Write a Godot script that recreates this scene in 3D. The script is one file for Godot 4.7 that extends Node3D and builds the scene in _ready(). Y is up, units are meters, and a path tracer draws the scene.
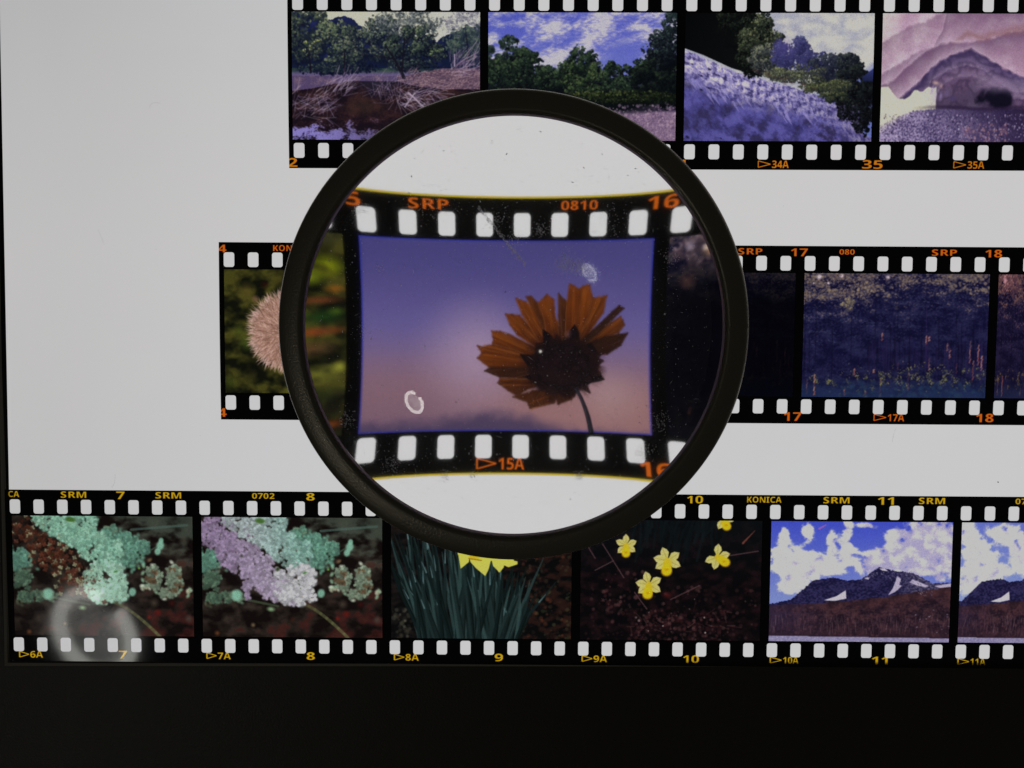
extends Node3D
# Strips of slide film on a light box, one frame seen through a round magnifier.
# Lengths in the builders are millimetres; MM turns them into metres.

const MM := 0.001
const PANEL_LIGHT := 0.65       # what the lit panel sends out, linear
const FILM_PASS := 0.80           # share of the film's response that is light passing through it
const PITCH := 4.75              # perforation pitch of 35 mm film

var rng := RandomNumberGenerator.new()


func _ready() -> void:
	# ---- camera -------------------------------------------------------------
	var cam := Camera3D.new()
	cam.name = "camera"
	cam.fov = 38.0
	cam.near = 0.01
	cam.far = 20.0
	cam.position = Vector3(0, 220.37, 0) * MM
	cam.basis = Basis(Vector3.RIGHT, -PI / 2 - 0.0774) * Basis(Vector3.UP, 0.0046)
	add_child(cam)
	cam.current = true
	# ---- a dark room --------------------------------------------------------
	var env := Environment.new()
	env.background_mode = Environment.BG_COLOR
	env.background_color = Color(0.032, 0.030, 0.026).linear_to_srgb()
	env.tonemap_mode = Environment.TONE_MAPPER_LINEAR
	env.tonemap_exposure = 1.0
	env.sdfgi_enabled = true
	env.ssao_enabled = true
	env.ssil_enabled = true
	var world := WorldEnvironment.new()
	world.name = "world"
	world.environment = env
	add_child(world)
	# ---- light of the panel, just over its face -----------------------------
	var glow := AreaLight3D.new()
	glow.name = "panel_light"
	glow.area_size = Vector2(0.300, 0.214)
	glow.area_normalize_energy = true
	glow.light_energy = PANEL_LIGHT * 0.10 * 0.300 * 0.214 / PI
	glow.shadow_enabled = true
	glow.position = Vector3(49.0, 0.06, -33.8) * MM
	glow.rotation.x = PI / 2
	add_child(glow)
	# ---- things -------------------------------------------------------------
	build_light_box()
	build_strips()
	build_magnifier()
	build_ring_lamp()


# =============================================================== small helpers
func tag(o: Node3D, label: String, category: String, group := "") -> void:
	o.set_meta("label", label)
	o.set_meta("category", category)
	if group != "":
		o.set_meta("group", group)


func thing(called: String, at := Vector3.ZERO) -> Node3D:
	var o := Node3D.new()
	o.name = called
	o.position = at
	add_child(o, true)
	return o


func part(called: String, mesh: Mesh, mat: Material, parent: Node3D) -> MeshInstance3D:
	var o := MeshInstance3D.new()
	o.name = called
	o.mesh = mesh
	o.material_override = mat
	o.cast_shadow = GeometryInstance3D.SHADOW_CASTING_SETTING_ON
	parent.add_child(o, true)
	return o


func begin() -> SurfaceTool:
	var st := SurfaceTool.new()
	st.begin(Mesh.PRIMITIVE_TRIANGLES)
	return st


func tri(st: SurfaceTool, a: Vector3, b: Vector3, c: Vector3) -> void:
	st.add_vertex(a * MM)
	st.add_vertex(b * MM)
	st.add_vertex(c * MM)


func quad(st: SurfaceTool, a: Vector3, b: Vector3, c: Vector3, d: Vector3) -> void:
	tri(st, a, b, c)
	tri(st, a, c, d)


# a profile of (radius, height) pairs turned about the y axis
func lathe(profile: Array, sides: int, closed := true, smooth := true) -> ArrayMesh:
	var st := begin()
	st.set_smooth_group(0 if smooth else -1)
	var n := profile.size()
	for i in (n if closed else n - 1):
		var a: Vector2 = profile[i]
		var b: Vector2 = profile[(i + 1) % n]
		for k in sides:
			var t0 := TAU * k / sides
			var t1 := TAU * (k + 1) / sides
			quad(st, Vector3(a.x * cos(t0), a.y, a.x * sin(t0)), Vector3(b.x * cos(t0), b.y, b.x * sin(t0)),
				Vector3(b.x * cos(t1), b.y, b.x * sin(t1)), Vector3(a.x * cos(t1), a.y, a.x * sin(t1)))
	st.index()
	st.generate_normals()
	return st.commit()


func plastic(linear: Color, rough: float, spec := 0.5) -> StandardMaterial3D:
	var m := StandardMaterial3D.new()
	m.albedo_color = linear.linear_to_srgb()
	m.roughness = rough
	m.metallic_specular = spec
	m.cull_mode = BaseMaterial3D.CULL_DISABLED
	return m


func grain(freq: float, low: float, high: float, bump := false) -> NoiseTexture2D:
	var f := FastNoiseLite.new()
	f.seed = 11
	f.frequency = freq
	f.fractal_octaves = 4
	var t := NoiseTexture2D.new()
	t.width = 256
	t.height = 256
	t.seamless = true
	t.noise = f
	var g := Gradient.new()
	g.set_color(0, Color(low, low, low))
	g.set_color(1, Color(high, high, high))
	if not bump:
		t.color_ramp = g
	return t


# ================================================================== light box
func edge_x(z: float) -> float:      # left end of the lit panel
	return -101.25 - 0.0162 * (z - 13.0)


func slab(x0a: float, x0b: float, x1: float, z0: float, z1: float, y0: float, y1: float) -> ArrayMesh:
	# a plate whose left end runs from x0a (at z0) to x0b (at z1)
	var st := begin()
	st.set_smooth_group(-1)
	var a := Vector3(x0a, y1, z0); var b := Vector3(x1, y1, z0); var c := Vector3(x1, y1, z1); var d := Vector3(x0b, y1, z1)
	var down := Vector3(0, y0 - y1, 0)
	quad(st, a, b, c, d)
	quad(st, a + down, d + down, c + down, b + down)
	quad(st, a, d, d + down, a + down)
	quad(st, b, b + down, c + down, c)
	quad(st, a, a + down, b + down, b)
	quad(st, d, c, c + down, d + down)
	st.generate_normals()
	return st.commit()


func build_light_box() -> void:
	var box := thing("light_box")
	tag(box, "flat light box with a glowing white panel and wide black frame", "light box")
	# lit panel: an emitting sheet whose brightness sags a little towards one end
	var im := Image.create(96, 72, false, Image.FORMAT_RGB8)
	var cloud := FastNoiseLite.new()
	cloud.seed = 4
	cloud.frequency = 0.035
	for y in 72:
		for x in 96:
			var u := x / 95.0
			var v := y / 71.0
			var k := 0.985 + 0.015 * cloud.get_noise_2d(x, y)
			k *= 1.0 - 0.10 * pow(1.0 - smoothstep(0.0, 0.24, u), 1.3)
			k *= 1.0 - 0.20 * pow(1.0 - smoothstep(0.15, 0.75, v), 1.4) * (1.0 - smoothstep(0.0, 0.36, u))
			var warm := 0.012 * cloud.get_noise_2d(x * 0.7 + 300, y * 0.7)
			im.set_pixel(x, y, Color(k * (1.0 + warm), k * 0.990, k * (0.998 - warm)).linear_to_srgb())
	var lit := StandardMaterial3D.new()
	lit.albedo_color = Color(0.3, 0.3, 0.3)
	lit.roughness = 0.6
	lit.metallic_specular = 0.2
	lit.emission_enabled = true
	lit.emission = Color.WHITE
	lit.emission_operator = BaseMaterial3D.EMISSION_OP_MULTIPLY
	lit.emission_texture = ImageTexture.create_from_image(im)
	lit.emission_energy_multiplier = PANEL_LIGHT * 0.90
	lit.texture_repeat = false
	var st := begin()
	var z0 := -141.0
	var z1 := 73.3
	var corners := [[edge_x(z0), z0, 0, 0], [200.0, z0, 1, 0], [200.0, z1 + 0.15, 1, 1], [edge_x(z1), z1, 0, 1]]
	for i in [0, 1, 2, 0, 2, 3]:
		var c: Array = corners[i]
		st.set_normal(Vector3.UP)
		st.set_uv(Vector2(c[2], c[3]))
		st.add_vertex(Vector3(c[0], 0, c[1]) * MM)
	part("light_panel", st.commit(), lit, box)
	# black rim under the glass round the lit field, then the frame with its narrow chamfer
	var rim := plastic(Color(0.004, 0.004, 0.005), 0.5, 0.3)
	var gap := 0.55
	part("panel_border", slab(edge_x(z1) - gap, edge_x(z1) - gap, 200, z1, z1 + 0.9, -0.6, -0.004), rim, box)
	part("panel_border", slab(edge_x(z0) - gap, edge_x(z1) - gap, edge_x(z1) - 0.0, z0, z1, -0.6, -0.01), rim, box)
	var black := plastic(Color(0.034, 0.031, 0.022), 0.42, 0.4)
	black.heightmap_enabled = true
	black.heightmap_texture = grain(0.12, 0, 1, true)
	black.heightmap_scale = 0.004
	black.uv1_triplanar = true
	black.uv1_scale = Vector3(60, 60, 60)
	var lip := plastic(Color(0.2, 0.18, 0.14), 0.4, 0.6)  # lighter than the frame: the edge highlight is put into its colour
	# front bar, left bar, far bar, right bar
	var h := 0.22
	var xf := edge_x(z1)
	var f0 := z1 + 0.42
	part("frame_bar", slab(xf - 32, xf - 32, 232, f0 + 0.55, f0 + 34, -14, h), black, box)
	part("frame_bar", slab(edge_x(z0) - 32, xf - 32, xf - 1.5, z0 - 30, f0 + 0.55, -14, h - 0.001), black, box)
	part("frame_bar", slab(xf - 1.5, xf - 1.5, 201, z0 - 30, z0, -14, h), black, box)
	part("frame_bar", slab(201, 201, 232, z0 - 30, f0 + 0.55, -14, h - 0.001), black, box)
	st = begin()
	st.set_smooth_group(-1)
	quad(st, Vector3(xf - 1.5, h, f0 + 0.551), Vector3(xf - 0.95, h - 0.2, f0), Vector3(201, h - 0.2, f0 + 0.35), Vector3(201, h, f0 + 0.9))
	quad(st, Vector3(edge_x(z0) - 1.5, h, z0), Vector3(edge_x(z0) - 0.95, h - 0.2, z0), Vector3(xf - 0.95, h - 0.2, f0), Vector3(xf - 1.5, h, f0 + 0.551))
	st.generate_normals()
	part("frame_lip", st.commit(), lip, box)
	# grains of dirt on the panel
	var dirt := plastic(Color(0.05, 0.045, 0.04), 0.9, 0.2)
	rng.seed = 5
	st = begin()
	st.set_smooth_group(-1)
	var spots := [[95.77, 36.66, 0.17], [-71.0, -9.5, 0.06], [70.5, -12.6, 0.05]]
	for i in 60:
		spots.append([rng.randf_range(-98, 100), rng.randf_range(-56, 72), rng.randf_range(0.015, 0.045)])
	for i in 12:
		var x := rng.randf_range(-96, 98)
		var z := rng.randf_range(-54, 40)
		var t := rng.randf() * TAU
		var bend := rng.randf_range(-0.35, 0.35)
		for k in 9:
			var nx := x + 0.32 * cos(t)
			var nz := z + 0.32 * sin(t)
			var side := Vector3(-sin(t), 0, cos(t)) * 0.010
			quad(st, Vector3(x, 0.09, z) - side, Vector3(nx, 0.09, nz) - side, Vector3(nx, 0.09, nz) + side, Vector3(x, 0.09, z) + side)
			x = nx
			z = nz
			t += bend + rng.randfn() * 0.15
	for s in spots:
		grain_of_dust(st, Vector3(s[0], 0.07, s[1]), s[2])
	st.generate_normals()
	var dust := part("dirt_specks", st.commit(), dirt, box)
	dust.set_meta("kind", "stuff")


func grain_of_dust(st: SurfaceTool, at: Vector3, r: float) -> void:
	var n := 5
	var pts := []
	for k in n:
		var a := TAU * k / n + rng.randf_range(-0.4, 0.4)
		var q := r * rng.randf_range(0.6, 1.3)
		pts.append(at + Vector3(cos(a) * q, 0, sin(a) * q))
	for k in n:
		tri(st, at + Vector3(0, r * 0.5, 0), pts[k], pts[(k + 1) % n])


# ================================================================ film strips
class Strip:
	var origin: Vector2              # where u = 0, v = 0 lies (x, z), millimetres
	var turn: float
	var u0: float
	var u1: float
	var curl: float
	var wave: float
	func lift(u: float, v: float) -> float:
		var k := (v - 17.5) / 17.5
		return 0.22 + curl * (1.0 - k * k) + wave * (0.5 + 0.5 * sin(u * 0.045 + origin.y))
	func at(u: float, v: float, down := 0.0) -> Vector3:
		var c := cos(turn)
		var s := sin(turn)
		return Vector3(origin.x + u * c - v * s, lift(u, v) - down, origin.y + u * s + v * c)
	func up(u: float, v: float) -> Vector3:
		var a := at(u + 0.2, v) - at(u - 0.2, v)
		var b := at(u, v + 0.2) - at(u, v - 0.2)
		return b.cross(a).normalized()


func film_point(st: SurfaceTool, s: Strip, u: float, v: float, uv: Vector2, down := 0.0) -> void:
	st.set_normal(s.up(u, v))
	st.set_uv(uv)
	st.add_vertex(s.at(u, v, down) * MM)


func film_rect(st: SurfaceTool, s: Strip, ua: float, ub: float, va: float, vb: float, nu: int, nv: int) -> void:
	for i in nu:
		for j in nv:
			var p0 := lerpf(ua, ub, float(i) / nu); var p1 := lerpf(ua, ub, float(i + 1) / nu)
			var q0 := lerpf(va, vb, float(j) / nv); var q1 := lerpf(va, vb, float(j + 1) / nv)
			for c in [[p0, q0], [p1, q0], [p1, q1], [p0, q0], [p1, q1], [p0, q1]]:
				film_point(st, s, c[0], c[1], Vector2((c[0] - s.u0) / (s.u1 - s.u0), c[1] / 35.0))


# one perforation with its rounded corners inside the cell ua..ub, va..vb
func film_hole(st: SurfaceTool, s: Strip, uc: float, vc: float, ua: float, ub: float, va: float, vb: float) -> void:
	var hx := 1.04
	var hy := 1.43
	var r := 0.48
	var inner: Array[Vector2] = []
	var outer: Array[Vector2] = []
	var quarter := [[1, 1], [-1, 1], [-1, -1], [1, -1]]
	for q in 4:
		var sx: float = quarter[q][0]
		var sy: float = quarter[q][1]
		var cx := uc + sx * (hx - r)
		var cy := vc + sy * (hy - r)
		for k in 7:
			var a := PI / 2 * q + PI / 2 * k / 6.0
			inner.append(Vector2(cx + r * cos(a), cy + r * sin(a)))
			var corner := Vector2(ub if sx > 0 else ua, vb if sy > 0 else va)
			var from_side := k < 3
			# along the two sides of this corner
			if k == 3:
				outer.append(corner)
			else:
				var first_is_u := (q % 2 == 0) == from_side      # on the side of constant u
				var t := (k / 3.0) if from_side else ((6 - k) / 3.0)
				if first_is_u:
					outer.append(Vector2(corner.x, lerpf(cy, corner.y, t)))
				else:
					outer.append(Vector2(lerpf(cx, corner.x, t), corner.y))
	var n := inner.size()
	for k in n:
		var a := inner[k]; var b := outer[k]; var c := outer[(k + 1) % n]; var d := inner[(k + 1) % n]
		for p in [a, b, c, a, c, d]:
			film_point(st, s, p.x, p.y, Vector2((p.x - s.u0) / (s.u1 - s.u0), p.y / 35.0))


func film_base_mesh(s: Strip, first: int, last: int, frames: Array, top: float, bottom: float) -> ArrayMesh:
	var st := begin()
	var cells := []
	for k in range(first, last + 1):
		cells.append([k * PITCH, maxf(s.u0, (k - 0.5) * PITCH), minf(s.u1, (k + 0.5) * PITCH)])
	cells[0][1] = s.u0
	cells[-1][2] = s.u1
	for c in cells:
		film_rect(st, s, c[1], c[2], 0.0, 1.5, 2, 1)
		film_hole(st, s, c[0], 3.41, c[1], c[2], 1.5, top)
		film_hole(st, s, c[0], 31.59, c[1], c[2], bottom, 33.5)
		film_rect(st, s, c[1], c[2], 33.5, 35.0, 2, 1)
	var from := s.u0
	for f in frames + [[s.u1, s.u1]]:
		if f[0] > from:
			film_rect(st, s, from, minf(f[0], s.u1), top, bottom, 1, 12)
		from = f[1]
	return st.commit()


func film_frame_mesh(s: Strip, ua: float, ub: float, va: float, vb: float) -> ArrayMesh:
	# tucks 0.12 mm under the base on every side; the picture's edge lies where the window ends
	var st := begin()
	var m := 0.12
	for i in 16:
		for j in 12:
			for c in [[i, j], [i + 1, j], [i + 1, j + 1], [i, j], [i + 1, j + 1], [i, j + 1]]:
				var u := lerpf(ua - m, ub + m, c[0] / 16.0)
				var v := lerpf(va - m, vb + m, c[1] / 12.0)
				film_point(st, s, u, v, Vector2((u - ua) / (ub - ua), (v - va) / (vb - va)), 0.02)
	return st.commit()


func film_material(im: Image) -> StandardMaterial3D:
	var m := StandardMaterial3D.new()
	m.albedo_texture = ImageTexture.create_from_image(im)
	m.texture_repeat = false
	m.roughness = 0.042
	m.metallic_specular = 1.0
	m.clearcoat_enabled = true
	m.clearcoat = 1.0
	m.clearcoat_roughness = 0.042
	m.backlight_enabled = true
	var b := Color(2.0 * FILM_PASS, 2.0 * FILM_PASS, 2.0 * FILM_PASS).linear_to_srgb()
	m.backlight = b
	m.cull_mode = BaseMaterial3D.CULL_DISABLED
	return m


# what the film lets through, from the colour it shows on the panel
func film_share(c: float) -> float:
	var l := pow((c + 0.055) / 1.055, 2.4) if c > 0.04045 else c / 12.92
	l = clampf(l / (PANEL_LIGHT * FILM_PASS), 0.0, 1.0)
	return 1.055 * pow(l, 1.0 / 2.4) - 0.055 if l > 0.0031308 else l * 12.92


var text_cache := {}


func letters(text: String) -> Array:
	if not text_cache.has(text):
		var f := SystemFont.new()
		f.font_names = PackedStringArray(["Droid Sans"])
		f.font_weight = 700
		var t := TextMesh.new()
		t.font = f
		t.font_size = 64
		t.pixel_size = 0.01
		t.depth = 0.0
		t.curve_step = 1.0
		t.text = text
		var arr := t.get_mesh_arrays()
		var v: PackedVector3Array = arr[Mesh.ARRAY_VERTEX]
		var idx: PackedInt32Array = arr[Mesh.ARRAY_INDEX] if arr[Mesh.ARRAY_INDEX] != null else PackedInt32Array(range(v.size()))
		var lo := Vector2(1e9, 1e9)
		var hi := Vector2(-1e9, -1e9)
		for p in v:
			lo = lo.min(Vector2(p.x, p.y))
			hi = hi.max(Vector2(p.x, p.y))
		var tris: PackedVector2Array = []
		for i in idx:
			tris.append(Vector2((v[i].x - lo.x) / (hi.x - lo.x), 1.0 - (v[i].y - lo.y) / (hi.y - lo.y)))
		text_cache[text] = [tris]
	return text_cache[text]


func ink_triangle(cov: PackedFloat32Array, w: int, h: int, a: Vector2, b: Vector2, c: Vector2) -> void:
	var area := (b - a).cross(c - a)
	if absf(area) < 1e-6:
		return
	var x0 := maxi(0, floori(minf(a.x, minf(b.x, c.x)))); var x1 := mini(w - 1, ceili(maxf(a.x, maxf(b.x, c.x))))
	var y0 := maxi(0, floori(minf(a.y, minf(b.y, c.y)))); var y1 := mini(h - 1, ceili(maxf(a.y, maxf(b.y, c.y))))
	for y in range(y0, y1 + 1):
		for x in range(x0, x1 + 1):
			var hit := 0
			for k in 9:
				var p := Vector2(x + (k % 3 + 0.5) / 3.0, y + (k / 3 + 0.5) / 3.0)
				var e0 := (b - a).cross(p - a) * area
				var e1 := (c - b).cross(p - b) * area
				var e2 := (a - c).cross(p - c) * area
				if e0 >= 0 and e1 >= 0 and e2 >= 0:
					hit += 1
			cov[y * w + x] = minf(1.0, cov[y * w + x] + hit / 9.0)


# words: [text, from u, to u, from v, to v]; a leading ">" is the open arrow of a half frame number
func base_image(s: Strip, words: Array, ink: Color, edges: bool) -> Image:
	var w := 2048
	var h := 560
	var cov := PackedFloat32Array()
	cov.resize(w * h)
	var sx := w / (s.u1 - s.u0)
	var sy := h / 35.0
	for word in words:
		var text: String = word[0]
		var x0: float = (word[1] - s.u0) * sx
		var x1: float = (word[2] - s.u0) * sx
		var y0: float = word[3] * sy
		var y1: float = word[4] * sy
		if text.begins_with(">"):
			var tip: float = lerpf(x0, x1, 0.40)
			var t := 0.17 * sy
			var ya := y0 + (y1 - y0) * 0.06
			var yb := y1 - (y1 - y0) * 0.08
			for seg in [[Vector2(x0, ya), Vector2(tip, (ya + yb) / 2)], [Vector2(tip, (ya + yb) / 2), Vector2(x0, yb)], [Vector2(x0, yb), Vector2(x0, ya)]]:
				var p: Vector2 = seg[0]
				var q: Vector2 = seg[1]
				var n := (q - p).normalized().orthogonal() * t * 0.5
				ink_triangle(cov, w, h, p - n, q - n, q + n)
				ink_triangle(cov, w, h, p - n, q + n, p + n)
			x0 = lerpf(x0, x1, 0.45)
			text = text.substr(1)
		var tris: PackedVector2Array = letters(text)[0]
		for i in range(0, tris.size(), 3):
			var q := []
			for k in 3:
				q.append(Vector2(lerpf(x0, x1, tris[i + k].x), lerpf(y0, y1, tris[i + k].y)))
			ink_triangle(cov, w, h, q[0], q[1], q[2])
	var im := Image.create(w, h, false, Image.FORMAT_RGB8)
	im.fill(Color(0.008, 0.008, 0.014))
	var full := Color(film_share(ink.r), film_share(ink.g), film_share(ink.b))
	for y in h:
		for x in w:
			var k := cov[y * w + x]
			if k > 0.0:
				im.set_pixel(x, y, Color(0.008, 0.008, 0.014).lerp(full, k))
	if edges:      # colour fringe of the lens, painted along the film edge
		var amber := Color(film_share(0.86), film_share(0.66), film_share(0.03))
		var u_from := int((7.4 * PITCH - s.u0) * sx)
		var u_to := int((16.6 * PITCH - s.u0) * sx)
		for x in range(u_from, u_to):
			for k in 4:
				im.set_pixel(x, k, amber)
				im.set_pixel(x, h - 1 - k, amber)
	return im


func make_strip(s: Strip, label: String, first: int, last: int, off: float, wide: float, top: float, bottom: float, pictures: Array, words: Array, ink: Color, edges := false) -> void:
	s.u0 = (first - 0.42) * PITCH
	s.u1 = (last + 0.45) * PITCH
	var root := thing("film_strip")
	tag(root, label, "film strip", "strips of slide film on the light box")
	var frames := []
	for k in pictures.size():
		frames.append([(off + 8.0 * k) * PITCH, minf((off + 8.0 * k + wide) * PITCH, s.u1 - 0.3)])
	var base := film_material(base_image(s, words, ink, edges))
	part("film_base", film_base_mesh(s, first, last, frames, top, bottom), base, root)
	for k in pictures.size():
		var pic: Array = pictures[k]
		var canvas: Canvas = pic[0].call()
		canvas.soften(0.34 if canvas.w < 500 else 0.3)
		canvas.grainy(0.05)
		var o := part("picture_frame", film_frame_mesh(s, frames[k][0], frames[k][1], top, bottom), film_material(canvas.film(self)), root)
		o.set_meta("label", pic[1])


func build_strips() -> void:
	var s := Strip.new()
	s.origin = Vector2(-42.33, -60.19); s.turn = 0.0045; s.curl = 0.25; s.wave = 0.12
	var words := []
	for k in 5:
		words.append([str(32 + k), -0.92 + 8 * k, -0.08 + 8 * k, 33.05, 34.75])
		words.append([">%dA" % (32 + k), 2.83 + 8 * k, 4.08 + 8 * k, 33.2, 34.65])
		words.append([str(32 + k), -0.75 + 8 * k, 0.0 + 8 * k, 0.25, 1.8])
	scaled(words)
	make_strip(s, "uppermost film strip, with snow wall, tree and river frames", 0, 30, -0.25, 7.66, 5.15, 29.5,
		[[paint_river, "frame of a river under green trees"], [paint_clearing, "frame of dark trees under a clouded blue sky"], [paint_snow_wall, "frame of a violet wall of snow below trees"], [paint_snow_cave, "frame of a pink snow cave"]],
		words, Color8(236, 112, 20))
	s = Strip.new()
	s.origin = Vector2(-56.565, -10.854); s.turn = 0.0071; s.curl = 0.2; s.wave = 0.1
	words = [["KONICA", 1.83, 3.3, 0.3, 1.55], ["SRP", 9.03, 10.06, 0.3, 1.62], ["0810", 13.02, 13.97, 0.35, 1.5], ["SRP", 21.03, 22.03, 0.3, 1.62], ["080", 25.2, 25.83, 0.4, 1.5], ["SRP", 29.0, 30.04, 0.3, 1.62]]
	for k in 5:
		words.append([str(14 + k), -0.8 + 8 * k, -0.1 + 8 * k, 0.3, 1.85])
		words.append([str(14 + k), -0.92 + 8 * k, -0.18 + 8 * k, 32.75, 34.45])
		words.append([">%dA" % (14 + k), 2.84 + 8 * k, 4.1 + 8 * k, 32.95, 34.4])
	for w in words:
		if w[3] < 2.0:
			w[3] += 0.2
			w[4] += 0.14
	scaled(words)
	make_strip(s, "middle film strip lying under the magnifier, with dark forest frames", 0, 36, -0.21, 7.63, 5.3, 29.65,
		[[paint_puffball, "frame of a pinkish seed head"], [paint_flower, "frame of an orange flower against a dusk sky"], [paint_forest.bind(0), "very dark forest frame"], [paint_forest.bind(1), "blue forest frame with sunlit treetops"], [paint_forest.bind(2), "forest frame with red trunks"]],
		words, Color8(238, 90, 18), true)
	s = Strip.new()
	s.origin = Vector2(-100.45, 38.2255); s.turn = 0.0069; s.curl = 0.03; s.wave = 0.03
	words = [["CA", -0.27, 0.19, 0.3, 1.5], ["SRM", 1.94, 3.02, 0.3, 1.6], ["SRM", 5.93, 7.02, 0.3, 1.6], ["0702", 10.0, 10.95, 0.35, 1.5], ["SRM", 18, 19.05, 0.3, 1.6], ["SRM", 22, 23.05, 0.3, 1.6], ["KONICA", 30.8, 32.25, 0.35, 1.55],
		["SRM", 34.0, 35.1, 0.3, 1.6], ["SRM", 38.0, 39.1, 0.3, 1.6], ["0702", 42.05, 43.0, 0.35, 1.5]]
	for k in 5:
		var n := 7 + k
		var wd := 0.36 if n < 10 else 0.68
		words.append([str(n), 4.28 + 8 * k, 4.28 + wd + 8 * k, 0.25, 1.8])
		words.append([str(n), 4.24 + 8 * k, 4.24 + wd + 8 * k, 32.75, 34.35])
		words.append([">%dA" % (6 + k), 0.02 + 8 * k - 0.02 * k, 1.02 + 8 * k + (0.12 if k > 3 else 0.0), 32.95, 34.35])
	words.append([">11A", 39.9, 41.06, 32.95, 34.35])
	scaled(words)
	make_strip(s, "lowest film strip along the front edge, with flower and mountain frames", 0, 46, -0.15, 7.62, 5.25, 29.7,
		[[paint_lilac.bind(false), "frame of mint green blossom"], [paint_lilac.bind(true), "frame of mauve and white blossom"], [paint_leaves, "frame of narcissus leaves"], [paint_daffodils, "frame of five yellow daffodils"], [paint_mountain.bind(0), "frame of a mountain under white clouds"], [paint_mountain.bind(1), "second frame of the mountain, cut by the picture's edge"]],
		words, Color8(226, 152, 18))


func scaled(words: Array) -> void:      # perforation counts to millimetres
	for w in words:
		w[1] *= PITCH
		w[2] *= PITCH


# ================================================================== magnifier
func build_magnifier() -> void:
	var centre := Vector3(-0.55, 0, 4.77)
	var root := thing("magnifying_glass", centre * MM)
	tag(root, "round magnifying glass in a black rim over the middle film strip", "magnifying glass")
	var rim := plastic(Color(0.17, 0.155, 0.12), 0.38, 0.5)
	rim.metallic = 0.9
	rim.heightmap_enabled = true
	rim.heightmap_texture = grain(0.09, 0, 1, true)
	rim.heightmap_scale = 0.003
	rim.uv1_triplanar = true
	rim.uv1_scale = Vector3(90, 90, 90)
	var profile := []
	for p in [[33.12, 39.6], [33.12, 45.0], [33.16, 45.3], [33.3, 45.7], [33.5, 45.98], [33.9, 46.02], [34.8, 45.88], [35.8, 45.66], [36.4, 45.45], [36.8, 45.2], [37.0, 44.8], [37.04, 44.2], [37.04, 40.4], [36.7, 39.7], [35.4, 39.4], [33.4, 39.4]]:
		profile.append(Vector2(p[0], p[1]))
	part("rim", lathe(profile, 220), rim, root)
	var matte := plastic(Color(0.012, 0.012, 0.011), 0.8, 0.2)
	part("added_baffle", lathe([Vector2(33.6, 39.2), Vector2(36.4, 39.2), Vector2(36.2, 17.0), Vector2(35.8, 16.6), Vector2(34.0, 16.6), Vector2(33.7, 17.0)], 160), matte, root)  # unseen cylinder, added to block ghost light in the lens
	# lens: two equal faces, its axis a little off the middle of the rim
	var glass := StandardMaterial3D.new()
	glass.albedo_color = Color(1, 1, 1, 0.0)
	glass.transparency = BaseMaterial3D.TRANSPARENCY_ALPHA
	glass.roughness = 0.0
	glass.refraction_enabled = true
	glass.refraction_scale = 0.05
	var coated: StandardMaterial3D = glass.duplicate()
	coated.roughness = 0.058       # slightly greasy underside
	var lens := part("lens", lens_mesh(Vector2(-0.547, 4.99) - Vector2(centre.x, centre.z)), null, root)
	lens.set_surface_override_material(0, glass)
	lens.set_surface_override_material(1, coated)
	# four short legs under the rim
	for a in [[24.8, 24.2], [-24.8, 24.2], [24.8, -24.2], [-24.8, -24.2]]:
		var st := begin()
		st.set_smooth_group(0)
		var n := 14
		for k in n:
			var t0 := TAU * k / n
			var t1 := TAU * (k + 1) / n
			var rings := [[0.9, 0.3], [1.15, 0.8], [1.05, 10.0], [1.05, 16.8]]
			for j in 3:
				var q: Array = rings[j]
				var r: Array = rings[j + 1]
				quad(st, Vector3(a[0] + q[0] * cos(t0), q[1], a[1] + q[0] * sin(t0)), Vector3(a[0] + q[0] * cos(t1), q[1], a[1] + q[0] * sin(t1)),
					Vector3(a[0] + r[0] * cos(t1), r[1], a[1] + r[0] * sin(t1)), Vector3(a[0] + r[0] * cos(t0), r[1], a[1] + r[0] * sin(t0)))
			tri(st, Vector3(a[0], 0.3, a[1]), Vector3(a[0] + 0.9 * cos(t1), 0.3, a[1] + 0.9 * sin(t1)), Vector3(a[0] + 0.9 * cos(t0), 0.3, a[1] + 0.9 * sin(t0)))
		st.index()
		st.generate_normals()
		part("leg", st.commit(), rim, root)
	lens_dust(root, Vector2(-0.547, 4.99) - Vector2(centre.x, centre.z))


const LENS_R := 97.0
const LENS_H := 42.62
const LENS_A := 33.1


func lens_y(x: float, z: float, axis: Vector2, upper: bool) -> float:
	var d2 := (Vector2(x, z) - axis).length_squared()
	var sag := sqrt(LENS_R * LENS_R - d2) - sqrt(LENS_R * LENS_R - 33.0 * 33.0)
	return LENS_H + (0.75 + sag if upper else -0.75 - sag)


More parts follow.
